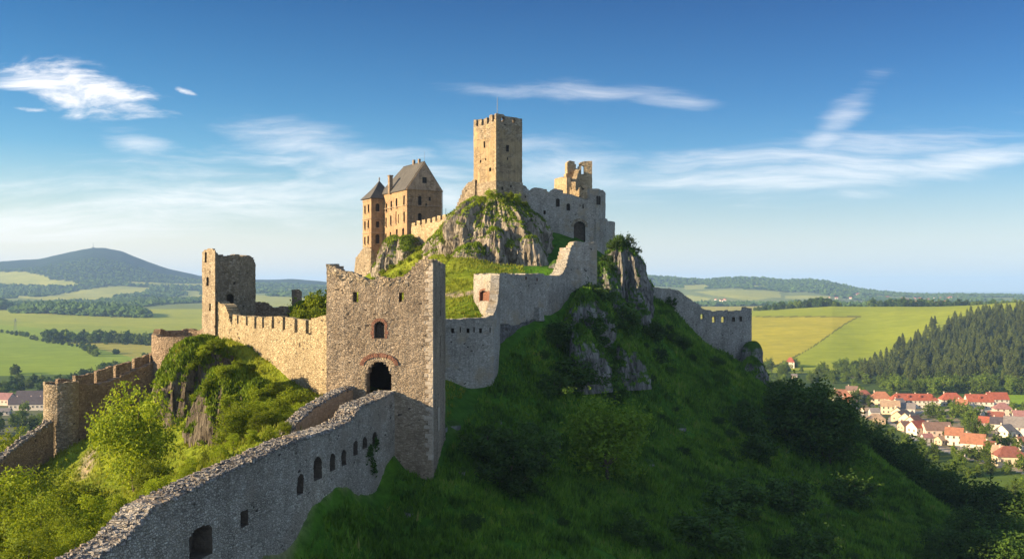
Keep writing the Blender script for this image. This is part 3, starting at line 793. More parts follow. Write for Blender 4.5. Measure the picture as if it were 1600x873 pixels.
def arch_ring(path, seg, px0, px1, py_spring, py_top, width, mat, name, parent, proud=.06, depth=.35, n=17, jambs=None, pointed=0.0, seed=3):
    """a ring of voussoirs round an opening, standing proud of the wall face; jambs = row to which the sides run down"""
    rg = np.random.default_rng(seed); mb = MB()
    s0, s1 = path.s(seg, px0), path.s(seg, px1); m = (px0 + px1) / 2
    zs, zt = path.z(seg, m, py_spring), path.z(seg, m, py_top); sm = (s0 + s1) / 2; w = (s1 - s0) / 2; rise = zt - zs
    d = path.D[seg]; nrm = np.array([d[1], -d[0]])
    def pt(s, z, o): p = path.at(s) + nrm * o; return (p[0], p[1], z)
    def quad(a, b, c, e, o):
        V = [pt(*v, o) for v in (a, b, c, e)] + [pt(*v, -depth) for v in (a, b, c, e)]
        mb.add(V, [(0, 1, 2, 3), (7, 6, 5, 4), (1, 0, 4, 5), (2, 1, 5, 6), (3, 2, 6, 7), (0, 3, 7, 4)])
    def el(t, k):
        ww, rr = w + k, rise + k
        x_, z_ = -math.cos(t) * ww, math.sin(t) ** (1 - .3 * pointed) * rr
        return (sm + x_, zs + z_)
    for i in range(n):
        t0, t1 = math.pi * (i + .04) / n, math.pi * (i + .96) / n
        k = width * (1 + .14 * (rg.random() - .5))
        quad(el(t0, 0), el(t1, 0), el(t1, k), el(t0, k), proud * (.7 + .6 * rg.random()))
    if jambs:
        zb = path.z(seg, m, jambs); k = max(1, int(abs(zs - zb) / .32)); h = (zs - zb) / k
        for i in range(k):
            ww = width * (1.15 if i % 2 else .75)
            for sgn in (-1, 1):
                a, b = sm + sgn * w, sm + sgn * (w + ww); a, b = min(a, b), max(a, b)
                z0 = zb + i * h + .02; quad((a, z0), (b, z0), (b, z0 + h - .03), (a, z0 + h - .03), proud * (.7 + .6 * rg.random()))
    return mb.build(name, mat, parent)

def quoins(path, node, za, zb, mat, parent, seed=5, h=.42, la=.8, lb=.45, proud=.03):
    """alternating corner stones at one node of a wall line"""
    mb = MB(); rg = np.random.default_rng(seed); p = path.Q[node]
    d0 = path.D[node - 1]; d1 = path.D[node % len(path.D)]; n0 = np.array([d0[1], -d0[0]]); n1 = np.array([d1[1], -d1[0]])
    z = za; i = 0
    while z < zb:
        hh = h * (.85 + .3 * rg.random()); a, b = (la, lb) if i % 2 else (lb, la); a *= .85 + .3 * rg.random(); b *= .85 + .3 * rg.random()
        c = p + (n0 + n1) * proud
        A = c - d0 * a; B = c + d1 * b; i0 = c - d0 * a - n0 * .3; i1 = c + d1 * b - n1 * .3; inn = c - (n0 + n1) * .3
        ring = [A, c, B, i1, inn, i0]
        V = [(q[0], q[1], z + .012) for q in ring] + [(q[0], q[1], z + hh - .012) for q in ring]
        mb.add(V, [(0, 1, 7, 6), (1, 2, 8, 7), (2, 3, 9, 8), (3, 4, 10, 9), (4, 5, 11, 10), (5, 0, 6, 11), (6, 7, 10, 11), (7, 8, 9, 10), (4, 1, 0, 5), (3, 2, 1, 4)])
        z += hh; i += 1
    return mb.build('quoins', mat, parent)

def root(name, path, label, cat, group=None):
    c = path.P.mean(0); return empty(name, (float(c[0]), float(c[1]), float(hill(c[:1], c[1:])[0])), label, cat, group)

# ------------------------------------------------------------------ gatehouse
gp = Path([(510, 95.5), (676, 94.5), (696, 105.5), (540, 106.6)], True)
g = root('gatehouse', gp, 'tall square ruined gatehouse with red brick arch over its dark gateway', 'gatehouse')
gt = gp.tops([(0,510.3,417.5),(0,523,415),(0,536,423),(0,558,427),(0,575,432),(0,593,436),(0,616,434),(0,634,431),(0,645,424),(0,653,415),(0,662,408),(0,671,405),(0,676,406.5)] +
             [(1,677,407),(1,688,411),(1,695.8,415)])
e = gp.S
gt = np.vstack([gt, [(e[2] + .3, 2.9), (e[2] + 1.2, -2.5), (e[2] + 2.4, -4.2), (e[3] - 2, -4.4), (e[3], -1.5), (e[3] + 4, .2), (e[4] - 2, 1.6), (e[4], Z(417.5, 95.5))]])
gh = [hole(gp, 0, 572.5, 611.5, 565, 626, 1.35), hole(gp, 0, 585.5, 600.5, 502, 528.5, True, .6),
      hole(gp, 0, 551.5, 560, 456, 472), hole(gp, 0, 623.2, 631, 457, 471.5)]
for zz0, zz1 in ((-2.6, .1), (-7.4, -4.7)): gh.append(dict(s0=e[1] + 6.2, s1=e[1] + 6.55, z0=zz0, z1=zz1, arch=False, depth=.7))
masonry('tower_wall', gp, 1.5, gt, M['stone_gate'], bot=-19.5, holes=gh, cell=.30, jag=.22, jit=.055, seed=4, parent=g)
masonry('tower_crest', gp, 1.1, gt, M['stone_warm'], bot=np.c_[gt[:, 0], gt[:, 1] - .75], cell=.33, jag=.45, jit=.14, seed=41, parent=g)
arch_ring(gp, 0, 571.0, 613.0, 580, 562, .36, M['stone_warm'], 'arch_surround', g, .03, .9, 15, 630, 1.0)
arch_ring(gp, 0, 568.5, 616.5, 570.5, 557.5, .40, M['brick'], 'brick_arch', g, .11, .3, 23)
arch_ring(gp, 0, 584.5, 601.5, 510.5, 501.5, .30, M['brick'], 'window_surround', g, .06, .4, 11, 529)
quoins(gp, 1, -16.6, 2.6, M['quoin'], g)
vb = MB(); cc = gp.P.mean(0)
vb.box((cc[0], cc[1], -5.6), (8.6, 8.6, .4), gp.D[0].tolist() + [0])  # unseen slab added over the passage to keep the gateway dark
vb.build('passage_shade_slab', M['stone_dark'], g)
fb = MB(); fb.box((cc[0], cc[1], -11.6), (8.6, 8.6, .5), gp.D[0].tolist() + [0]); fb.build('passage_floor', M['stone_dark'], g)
bb = MB(); bb.box((cc[0], cc[1] + 3.9, -8.7), (8.6, .4, 5.4), gp.D[0].tolist() + [0]); bb.build('back_gate', M['wood'], g)
pp = MB(); q0 = gp.at(e[1] + 4.6); n1 = np.array([gp.D[1][1], -gp.D[1][0]])
pp.box((q0[0] + n1[0] * .03, q0[1] + n1[1] * .03, -13.2), (1.3, .09, 2.4), gp.D[1].tolist() + [0], .1, np.random.default_rng(2)); pp.build('pale_patch', M['quoin'], g)

# ------------------------------------------------------------------ walls of the ramp in the foreground
nw = Path([(-23.2, 44), (-21, 56), (-18.9, 65.5), (-16.0, 77.5), (-13.5, 88), (-11.55, 95.0)], False, False)
n_ = root('ramp_wall', nw, 'long grey rubble wall with arched openings leading up to the gatehouse', 'wall')
def seg_of(path, px):
    for i in range(len(path.L)):
        s = path.s(i, px)
        if path.S[i] - .02 <= s <= path.S[i + 1] + .02: return i
    return 0 if px < 400 else len(path.L) - 1
nt_pts = [(140,873),(192,840),(224,806),(240,789),(279,769),(325,746),(390,717),(455,686),(520,666),(545,655),(556,640),(566,628),(590,620),(616,608),(629,604)]
ntop = nw.tops([(seg_of(nw, a), a, b + 4) for a, b in nt_pts]); ntop = np.vstack([[(0, ntop[0, 1] - 1.0)], ntop, [(nw.len, ntop[-1, 1])]])
nh = []
for a, b, c, d, ar, dp in ((464.5,474.5,740,772,True,1.45),(490,503,713,749,True,1.45),(516,524,708,735,True,1.45),(533.5,541,702,727,True,1.45),(552,559,688,711,True,1.45),(566.5,574,682,700,True,1.45),(582,589,674,697,True,1.45),
                       (376,388,797,822,False,1.45),(296,332,822,873,.4,1.45)):
    nh.append(hole(nw, seg_of(nw, (a + b) / 2), a, b, c, d, ar, dp))
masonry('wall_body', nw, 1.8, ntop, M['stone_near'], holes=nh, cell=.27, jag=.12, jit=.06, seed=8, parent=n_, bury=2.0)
lay_stones('coping', nw, .2, nw.len - .2, lambda s: np.interp(s, ntop[:, 0], ntop[:, 1]) - .04, .27, M['coping'], n_, 3, 1.8, .05, 7)
lp = Path([(456, 82.0), (463, 83.2), (488, 87), (515, 90.5), (542, 94), (559, 96.2)])
l_ = root('parapet', lp, 'short warm brown parapet on the left side of the ramp below the gateway', 'parapet')
ltop = lp.tops([(0,456.5,676),(1,464,660),(2,489,637),(3,516,620.5),(4,543,607),(4,558,603.5)]); ltop = np.vstack([ltop, [(lp.len, ltop[-1, 1])]])
masonry('wall_body', lp, 1.0, ltop, M['stone_ramp'], cell=.3, jag=.08, jit=.04, seed=10, parent=l_)
lay_stones('coping', lp, 0, lp.len, lambda s: np.interp(s, ltop[:, 0], ltop[:, 1]) - .02, .27, M['coping'], l_, 5, 1.0, .05, 5)

# ------------------------------------------------------------------ sunlit curtain wall and left tower
cw = Path([(337, 127.5), (345, 126.8), (420, 114.5), (509.5, 105.6), (545, 102.6)])
c_ = root('curtain_wall', cw, 'sunlit pale curtain wall with square merlons left of the gatehouse', 'curtain wall')
cz = lambda px, py: (seg_of(cw, px), px, py)
body = cw.tops([cz(338,470),cz(346,474),cz(352,480),cz(356.5,488),cz(360,505),cz(375,508),cz(400,511.5),cz(427,514.5),cz(463,519),cz(481,521),cz(486,521),cz(487,498),cz(497,497),cz(509,494.5),(3,520,493)])
body = np.vstack([body, [(cw.len, body[-1, 1])]])
masonry('wall_body', cw, 1.6, body, M['stone_curtain'], cell=.33, jag=.16, jit=.05, seed=12, parent=c_)
mt = cw.tops([cz(359.5,491.5),cz(385,493.5),cz(400,495),cz(426,494.5),cz(444,496),cz(462,497.5),cz(484,500),cz(486.6,500)])
edges = [359.5, 362, 371.7, 385.6, 399, 411, 426.5, 443.6, 462.6, 480, 488]
for a, b in zip(edges[:-1], edges[1:]):
    hw = lambda p: 1.4 + 1.1 * (p - 360) / 130
    pa, pb = (a + hw(a) if a > 360 else a), (b - hw(b) if b < 487 else b)
    if pb - pa < 1.2: continue
    sa, sb = cw.s(seg_of(cw, pa), pa), cw.s(seg_of(cw, pb), pb); mp = Path([cw.at(sa), cw.at(sb)], False, False)
    zt_ = np.interp([sa, sb], mt[:, 0], mt[:, 1]); zb_ = np.interp([sa, sb], body[:, 0], body[:, 1]) - .35
    masonry('merlon', mp, .75, np.array([(0, zt_[0]), (mp.len, zt_[1])]), M['stone_curtain'], bot=np.array([(0, zb_[0]), (mp.len, zb_[1])]), cell=.33, jag=.14, jit=.03, seed=int(pa), parent=c_)

tp = Path([(315.8, 132), (336, 127), (343.5, 129.2), (349, 130.2), (374, 131.8), (399.5, 137), (393, 143), (330, 143)], True)
t_ = root('ruined_tower', tp, 'slim broken corner tower with lit edge at the far end of curtain wall', 'tower')
tt = tp.tops([(0,316,393.5),(0,325,390.5),(0,335.5,389.5),(1,337,391),(1,341,395),(1,343,404),(2,344,406),(2,346,400),(2,348.5,397),(3,350,398),(3,373,398),(4,375,398.5),(4,380,399.5),(4,394,400),(4,397,404),(4,399,413)])
e = tp.S; tt = np.vstack([tt, [(e[6], 3.6), (e[7], 3.2), (e[7] + 3, 5.0), (e[8], Z(393.5, 132))]])
th = [hole(tp, 3, 354, 365, 459, 480, True, .9), hole(tp, 0, 320, 323.5, 394, 410, False, .6), hole(tp, 0, 322.5, 326, 433, 446.5, False, .6), hole(tp, 0, 327, 329.5, 474, 485.5, False, .6)]
masonry('tower_wall', tp, 1.2, tt, M['stone_warm'], holes=th, cell=.32, jag=.30, jit=.06, seed=14, parent=t_)

# ------------------------------------------------------------------ ruins inside the lower court
ip = Path([(390, 138), (421, 139.5), (463, 142)])
i_ = root('ruined_wall', ip, 'low dark ruined wall inside the lower court behind the merlons', 'wall')
masonry('wall_body', ip, .9, ip.tops([(0,391,471),(0,419,472),(1,422,477),(1,427,480),(1,445,479),(1,452,478),(1,462,479)]), M['stone_brown'], cell=.33, jag=.2, seed=16, parent=i_)
kp = Path([(460.8, 141.2), (471.5, 142)])
k_ = root('ruined_pillar', kp, 'lone stump of a stone pillar in the lower court', 'pillar')
masonry('shaft', kp, .9, kp.tops([(0,461,453),(0,464,451.5),(0,469,452),(0,471.4,456)]), M['stone_brown'], cell=.25, jag=.12, jit=.08, seed=17, parent=k_)

# ------------------------------------------------------------------ outer ward walls on the left
def circle(cx, cy, r, n=28): return [(cx + r * math.cos(2 * math.pi * k / n - 2.2), cy + r * math.sin(2 * math.pi * k / n - 2.2)) for k in range(n)]
rp = Path(circle(X(287, 143), 143, 4.5, 32), True, False)
r_ = root('round_bastion', rp, 'large round brown bastion standing behind the grassy outcrop', 'bastion')
rz = np.array([(s, -6.55 + (.75 if rp.at(s)[1] > 143 else 0)) for s in np.linspace(0, rp.len, 40)])
masonry('tower_wall', rp, 1.0, rz, M['stone_brown'], cell=.33, jag=.22, jit=.05, seed=18, parent=r_, bury=3)
op = Path([(116, 126.4), (140, 129), (165, 132), (200, 136), (243, 140.5)])
o_ = root('ward_wall', op, 'shaded brown wall with worn merlons climbing to the round bastion', 'wall')
lt = op.tops([(0,117,600),(0,122,598),(1,141,601),(2,166,597),(2,190,588),(3,215,578),(3,238,567)])
masonry('wall_body', op, 1.5, lt, M['stone_brown'], cell=.33, jag=.14, jit=.05, seed=20, parent=o_, bury=2)
back = op.offset(1.0)
for a, b, ya, yb in ((91,113.5,593,593),(118,147,588,583),(151,176.5,581,572),(181,205.5,571,563),(210,233.5,561,553),(236,243,552,550)):
    def bp(px):
        best = None
        for i in range(len(back) - 1):
            A, D = back[i], back[i + 1] - back[i]; u = (px - 800) / F; t = (u * A[1] - A[0]) / (D[0] - u * D[1])
            if best is None or abs(t - .5) < abs(best[0] - .5): best = (t, A + D * t)
        return best[1]
    A, B = bp(a), bp(b); mp = Path([A, B], False, False)
    za, zb2 = Z(ya, A[1]), Z(yb, B[1])
    masonry('merlon', mp, .5, np.array([(0, za), (mp.len, zb2)]), M['stone_brown'], bot=np.array([(0, za - 2.6), (mp.len, zb2 - 2.6)]), cell=.3, jag=.14, jit=.04, seed=int(a), parent=o_)
sp_ = Path(circle(X(95.5, 125), 125, 2.12, 22), True, False)
s_ = root('round_turret', sp_, 'small round stone turret at the corner of the outer ward walls', 'turret')
masonry('tower_wall', sp_, .7, -11.85, M['stone_warm'], cell=.3, jag=.16, jit=.05, seed=22, parent=s_, bury=3)
dp = Path([(-95, 95), (-2, 108), (40, 115), (84, 122.6)])
d_ = root('outer_wall', dp, 'plain brown wall descending from the round turret towards the trees', 'wall')
dt = dp.tops([(0,-90,775),(0,-5,726),(1,0,722),(1,25,700),(2,55,678),(2,80,659)])
masonry('wall_body', dp, .9, dt, M['stone_brown'], cell=.33, jag=.12, jit=.05, seed=24, parent=d_, bury=2)
lay_stones('coping', dp, 1, dp.len - .3, lambda s: np.interp(s, dt[:, 0], dt[:, 1]) + .03, .4, M['coping'], d_, 7, .9, .15, 2)

# ------------------------------------------------------------------ middle walls
mw = Path([(672, 121.5), (700, 122.8), (771, 126.2), (778.5, 129.5), (781.5, 134.6)])
m_ = root('middle_wall', mw, 'low shaded wall with small loopholes right behind the gatehouse', 'wall')
mtop = mw.tops([(0,673,498),(1,701,497.5),(1,740,497),(1,762,495),(1,770,491),(2,775,482),(2,778,468),(3,779.5,452),(3,781,430)])
mh = [hole(mw, 1, a, a + 4.5, 513, 520, False, dpt) for a, dpt in ((705, .15), (729, .6), (748.5, .2))] + [hole(mw, 1, a, a + 1.6, 511, 519, False, .6) for a in (718.5, 740, 765)]
masonry('wall_body', mw, 1.2, mtop, M['stone_pale'], holes=mh, cell=.3, jag=.10, jit=.045, seed=26, parent=m_, bury=1.0)
bw = Path([(740, 141.5), (780.5, 135), (893, 150.5), (933, 152.2)])
b_ = root('bastion_wall', bw, 'angular grey wall with lit corner face and walled up window, below the crag', 'wall')
bt = bw.tops([(0,740.3,429),(0,780,427),(1,781,427.5),(1,840,428.5),(1,876,429.5),(1,880,427),(1,884,417),(1,888,402),(1,892,387),(2,894,383),(2,898,379),(2,903,378),(2,932.5,379)])
bh = [hole(bw, 0, 749, 764, 454, 470, .35, .45), hole(bw, 1, 821, 823.5, 432, 437, False, .3), hole(bw, 1, 838, 840.5, 434, 439, False, .3)]
masonry('wall_body', bw, 2.0, bt, M['stone_pale'], holes=bh, inner=M['brick'], cell=.32, jag=.14, jit=.05, seed=28, parent=b_, bury=2.0)
arch_ring(bw, 0, 750, 763.5, 457, 453.5, .3, M['brick'], 'brick_patch', b_, .02, .3, 7, 472)
ub = MB(); uq = bw.at(bw.s(1, 838)); un = np.array([bw.D[1][1], -bw.D[1][0]])
ub.box((uq[0] + un[0] * .45, uq[1] + un[1] * .45, Z(491, uq[1])), (1.5, 1.1, 2.0), bw.D[1].tolist() + [0], .12, np.random.default_rng(4), .85)
ub.build('buttress', M['stone_grey'], b_)
ff = Path([(779.5, 134.2), (842, 142.6)])
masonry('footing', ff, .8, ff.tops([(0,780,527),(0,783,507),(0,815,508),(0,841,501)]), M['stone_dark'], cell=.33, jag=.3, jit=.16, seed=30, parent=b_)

# ------------------------------------------------------------------ right wall running down the far spur
rw = Path([(985, 190), (1040, 196), (1096, 201), (1174.5, 206.5)])
w_ = root('spur_wall', rw, 'grey broken wall with a row of window openings running down the right spur', 'wall')
rt = rw.tops([(0,985,424),(0,994.5,428),(0,1004,433),(0,1010,444),(0,1028,450),(1,1041,451),(1,1054.6,452),(1,1064,456),(1,1078,466),(1,1090.7,475),(1,1095.5,481),(2,1097,482.5),(2,1115,485),(2,1146,486),(2,1160.5,485.5),(2,1162,480),(2,1174,480.5)])
rh = [hole(rw, 2, 1094.6, 1099.6, 490, 498, True), hole(rw, 2, 1112.5, 1118, 494.5, 503.5, .6), hole(rw, 2, 1127, 1132.5, 494.5, 503.5, .6), hole(rw, 2, 1143.5, 1148.5, 495.5, 502.5, False, .12), hole(rw, 2, 1155.3, 1159.5, 494, 502, False, .6)]
masonry('wall_body', rw, .5, rt, M['stone_grey'], holes=rh, cell=.33, jag=.2, jit=.06, seed=32, parent=w_, bury=1.6)
# ------------------------------------------------------------------ upper castle: keep
def rot_rect(c, d, a, b):
    """a rectangle on plan: corner c towards the camera, left face length a going along (-d.y, d.x)-ish, right face length b along d"""
    c = np.array(c, float); d = np.array(d, float) / np.linalg.norm(d); n = np.array([-d[1], d[0]])
    return [c + n * a, c, c + d * b, c + d * b + n * a]
kc = (X(775, 180), 180.0)
kpth = Path(rot_rect(kc, (.8, .6), 7.4, 6.2), True, False)
keep = root('keep', kpth, 'tall square castle keep with worn battlements and a mast on top', 'tower')
ZK = 13.5; zset = Z(282, 180); ztop = 31.6
kh = []
for seg, a, b, c, d in ((0,755.5,758,221,231),(0,749.8,752,250,254.5),(0,758,759.8,247,251),(0,764,767.5,262,268),(1,790.5,795.5,227,237),(1,792,794,246,250)):
    kh.append(hole(kpth, seg, a, b, c, d, False, .6))
low = Path(rot_rect((kc[0], kc[1] - .12), (.8, .6), 7.55, 6.35), True, False)
masonry('lower_stage', low, 1.4, zset, M['stone_warm'], bot=ZK, cell=.4, jag=.05, jit=.06, seed=50, parent=keep,
        holes=[hole(low, 1, 783.5, 786, 292, 297, False, .5), hole(low, 1, 797, 799.5, 289, 293, False, .5)])
masonry('upper_stage', kpth, 1.3, ztop, M['keep_plaster'], bot=zset - .3, holes=kh, cell=.4, jag=.05, jit=.045, seed=51, parent=keep)
e = kpth.S
kb = []
for f in (.12, .36, .60, .83): kb.append((e[0] + 7.4 * f, e[0] + 7.4 * (f + .10), 1.35))
kb += [(e[2] + 1.2, e[2] + 2.0, 1.4), (e[2] + 4.2, e[2] + 5.2, 1.4), (e[3] + 1.5, e[3] + 2.4, 1.4), (e[3] + 4, e[3] + 4.9, 1.4)]
bhol = [hole(kpth, 1, 783.5, 788.5, 182.5, 190, True), hole(kpth, 1, 800.5, 805.5, 185.5, 192, True)]
ktop = kpth.tops([(0,741,187),(0,757,184.5),(0,768,180),(0,774.6,178),(1,776,178),(1,795,182),(1,815.5,186)])
ktop = np.vstack([ktop, [(e[2] + .2, 33.0), (e[3], 33.3), (e[4], ktop[0, 1])]])
masonry('battlement', kpth, .8, ktop, M['stone_warm'], bot=ztop - 2.6, holes=bhol, crenels=kb, cell=.34, jag=.16, jit=.05, seed=52, parent=keep)
kc4 = kpth.P.mean(0)
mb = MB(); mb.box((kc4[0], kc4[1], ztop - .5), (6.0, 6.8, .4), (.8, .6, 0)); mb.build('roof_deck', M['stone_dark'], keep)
mb = MB(); q0 = np.array([X(777, 182.2), 182.2]); mb.tube([(q0[0], q0[1], ztop - .4), (q0[0], q0[1], Z(165, 182)), (q0[0], q0[1], Z(151.5, 182))], [.07, .06, .04], 6); mb.build('mast', M['metal'], keep)
quoins(kpth, 1, zset, ztop + .6, M['stone_gold'], keep, 8, .45, .7, .45, .03)

# wing wall left of the keep, dying into the crag
lw = Path([(709.5, 187.5), (724, 186.5), (742, 184.8)])
lw_ = root('wing_wall', lw, 'ragged sunlit wall stub sloping down from the keep towards the palace', 'wall')
masonry('wall_body', lw, 1.8, lw.tops([(0,710,335),(0,714,318),(0,717,312),(0,722,299),(1,726,292),(1,731,286),(1,741,281.5)]), M['stone_warm'], bot=8.0, cell=.35, jag=.3, jit=.07, seed=54, parent=lw_)
# merlon wall between palace and keep
mlw = Path([(642.5, 196.5), (706, 188.2)])
ml_ = root('battlement_wall', mlw, 'sunlit crenellated wall between the palace gable and the keep crag', 'wall')
mbt = mlw.tops([(0,643,354.5),(0,705.5,339.5)])
masonry('wall_body', mlw, 1.3, mbt, M['stone_gold'], bot=5.0, cell=.4, jag=.06, jit=.05, seed=55, parent=ml_)
for k in range(8):
    a = 643.2 + k * 8.0; sa, sb = mlw.s(0, a), mlw.s(0, a + 4.9); mp = Path([mlw.at(sa), mlw.at(sb)], False, False)
    z0 = np.interp(sa, mbt[:, 0], mbt[:, 1])
    masonry('merlon', mp, .8, z0 + .95, M['stone_gold'], bot=z0 - .2, cell=.4, jag=.12, jit=.04, seed=60 + k, parent=ml_)

# ------------------------------------------------------------------ upper curtain right of the keep
uw = Path([(812, 184.2), (925, 187.4), (935, 188.0), (942, 189.8), (946, 193), (945, 198)])
u_ = root('upper_wall', uw, 'broken upper curtain wall with arched gate and windows right of the keep', 'curtain wall')
ut = uw.tops([(0,813,288),(0,818,288.5),(0,822,292),(0,827,299),(0,831,297),(0,836,293.5),(0,846,294.5),(0,853,296),(0,857,303),(0,861,299),(0,866,294.5),(0,879,297),(0,882,303),(0,893,304),(0,905,308),(0,918,311),(0,921.5,309),(0,923,295),(1,927,295.5),(2,938,297),(3,944,299),(3,945.9,302)])
ut = np.vstack([ut, [(uw.len, ut[-1, 1] - .5)]])
uh = [hole(uw, 0, 868.5, 874.6, 310, 323, True, .8), hole(uw, 0, 885.2, 890.8, 318, 329, True, .8), hole(uw, 0, 849, 852.6, 329, 335, False, .6), hole(uw, 0, 910, 912, 319, 326, False, .6), hole(uw, 0, 905.6, 907, 319, 323, False, .5),
      hole(uw, 1, 931.8, 934.9, 306, 320, True, .8), hole(uw, 2, 935.1, 938.2, 306, 320, True, .8), hole(uw, 0, 896.5, 914.5, 346, 379, True, .95), hole(uw, 0, 820, 822, 306, 309, False, .5)]
masonry('wall_body', uw, 1.6, ut, M['stone_pale'], bot=4.0, holes=uh, cell=.36, jag=.22, jit=.06, seed=70, parent=u_)
arch_ring(uw, 0, 896.3, 914.8, 355, 345.3, .55, M['stone_warm'], 'arch_surround', u_, .05, .5, 15)
dd = MB(); dq = uw.at(uw.s(0, 907.5)); dd.box((dq[0], dq[1] + 1.3, Z(370, 187)), (1.1, .12, 2.2), (1, .1, 0)); dd.build('gate_door', M['dark'], u_)
fl = Path([(931, 187.2), (942, 188.6), (950, 191.5), (961, 194.5)])
f_ = root('flank_wall', fl, 'low wall stub with rough base at the right end of upper castle', 'wall')
masonry('wall_body', fl, 1.4, fl.tops([(0,932,343),(0,940,341.5),(1,943,341),(1,949,343),(2,951,345.5),(2,960.7,347.5)]), M['stone_pale'], bot=0.0, cell=.36, jag=.2, jit=.09, seed=72, parent=f_)

# ruined hall above the upper wall
A_ = empty('ruined_hall', (X(895, 198), 198, 12.0), 'orange lit ruined hall with a tall window gap above upper wall', 'ruin')
pa = Path([(866, 203.5), (885.5, 196.6)])
masonry('left_wall', pa, 1.0, pa.tops([(0,866.3,280.5),(0,872,278),(0,885,276.5)]), M['stone_gold'], bot=12.0, cell=.33, jag=.10, jit=.05, seed=74, parent=A_)
pb = Path([(885.0, 197.2), (921.5, 194.2)])
masonry('front_wall', pb, .9, pb.tops([(0,885.3,277),(0,889,278),(0,890.5,295),(0,904,297),(0,906,291),(0,911,288.5),(0,915,290),(0,919,294),(0,921.3,298)]), M['stone_gold'], bot=12.0, cell=.33, jag=.25, jit=.06, seed=75, parent=A_)
pc = Path([(884.5, 202.8), (900, 203.8), (925, 204.4)])
pch = [hole(pc, 1, 908.2, 913.5, 258.5, 272, True)]
masonry('back_wall', pc, 1.0, pc.tops([(0,885,276),(0,886.2,262),(0,887,254),(0,891,250.5),(0,897,252),(0,899.5,258),(1,901,263),(1,904,262),(1,906,255),(1,907.5,252),(1,916,252),(1,924.7,252.5)]), M['stone_gold'], bot=12.0, holes=pch, cell=.3, jag=.14, jit=.06, seed=76, parent=A_)
pe = Path([(925.2, 204.4), (922, 210)])
masonry('side_wall', pe, 1.0, pe.tops([(0,925,252.5),(0,922.4,256)]), M['stone_gold'], bot=12.0, cell=.4, jag=.2, jit=.05, seed=77, parent=A_)
ps = Path([(899.5, 196.6), (906.8, 204.2)])
masonry('inner_spur', ps, .9, ps.tops([(0,900,283),(0,903,270),(0,906,266)]), M['stone_gold'], bot=12.0, cell=.33, jag=.25, jit=.06, seed=78, parent=A_)
hb = MB(); hb.box((X(895.5, 198.5), 198.5, Z(287, 198.5)), (1.6, .3, 2.2), (1, -.08, 0)); hb.build('blocked_window', M['stone_brown'], A_)

# ------------------------------------------------------------------ palace
dl = np.array([-.52, .85]); dl /= np.linalg.norm(dl); dr = np.array([dl[1], -dl[0]])
c0 = np.array([X(636, 198), 198.0]); LL, WW = 13.5, 8.1
pal_path = Path([c0 + dl * LL, c0, c0 + dr * WW, c0 + dr * WW + dl * LL], True, False)
pal = root('palace', pal_path, 'tall brown palace with steep slate roof and rows of dark windows', 'palace')
ze = Z(294, 198.0); zap = Z(253.5, 200.2)
win_wall = [(0, 631.2, 305.5, 2.4, 15), (0, 619.5, 310, 2.6, 15), (0, 611.3, 314, 2.4, 14), (0, 603.6, 318, 2.2, 13),
            (0, 631.4, 331, 2.4, 16), (0, 622.5, 334.5, 1.3, 13), (0, 618.8, 330, 1.4, 20), (0, 610.6, 337, 2.2, 15), (0, 603.3, 340, 2.0, 14),
            (0, 630, 356, 3.2, 17), (0, 620, 358, 2.6, 16), (0, 610.2, 362.5, 2.2, 16), (0, 603, 365, 2.0, 15)]
win_gab = [(1, 656, 306, 5.2, 15.5, True), (1, 671.5, 308, 3.0, 6, False), (1, 655.8, 333, 5.8, 14, True), (1, 666, 318, 2.6, 5, False)]
holes, wins = [], []
for seg, cx, py0, hw, hh in win_wall: holes.append(hole(pal_path, seg, cx - hw / 2, cx + hw / 2, py0, py0 + hh, True if hw > 2.8 else False, .55)); wins.append((seg, cx, py0, hw, hh))
for seg, cx, py0, hw, hh, ar in win_gab: holes.append(hole(pal_path, seg, cx - hw / 2, cx + hw / 2, py0, py0 + hh, ar, .55)); wins.append((seg, cx, py0, hw, hh))
masonry('wall', pal_path, 1.0, ze, M['plaster'], bot=3.0, holes=holes, cell=.42, jag=0.0, jit=.035, seed=80, parent=pal)
def window_part(path, seg, cx, py0, hw, hh, parent, depth=.40):
    """dark casement set back in its opening: pane, with frame bars as its sub-part"""
    s = path.s(seg, cx); p = path.at(s); d = path.D[seg]; n = np.array([d[1], -d[0]]); Y = p[1]
    w = abs(path.s(seg, cx + hw / 2) - path.s(seg, cx - hw / 2)); h = hh / F * Y; z = Z(py0 + hh / 2, Y)
    mb = MB(); q = p - n * depth; mb.box((q[0], q[1], z), (w * .98, .06, h * .98), (d[0], d[1], 0)); o = mb.build('window', M['glass_dark'], parent)
    fb = MB(); q = p - n * (depth - .06)
    fb.box((q[0], q[1], z), (.07, .05, h * .96), (d[0], d[1], 0)); fb.box((q[0], q[1], z + h * .18), (w * .96, .045, .07), (d[0], d[1], 0))
    V = np.concatenate(fb.V) - np.array(parent.location)
    f = bpy.data.objects.new('frame', mesh_data('frame', V, [np.array(k) for k in fb.F.values()], M['wood'])); link(f, o)
    # stone sill in front
    sb = MB(); q = p + n * .05; sb.box((q[0], q[1], z - h / 2 - .07), (w * 1.25, .3, .13), (d[0], d[1], 0))
    V = np.concatenate(sb.V) - np.array(parent.location)
    link(bpy.data.objects.new('sill', mesh_data('sill', V, [np.array(k) for k in sb.F.values()], M['plaster_gable'])), o)
for wv in wins: window_part(pal_path, *wv, pal)
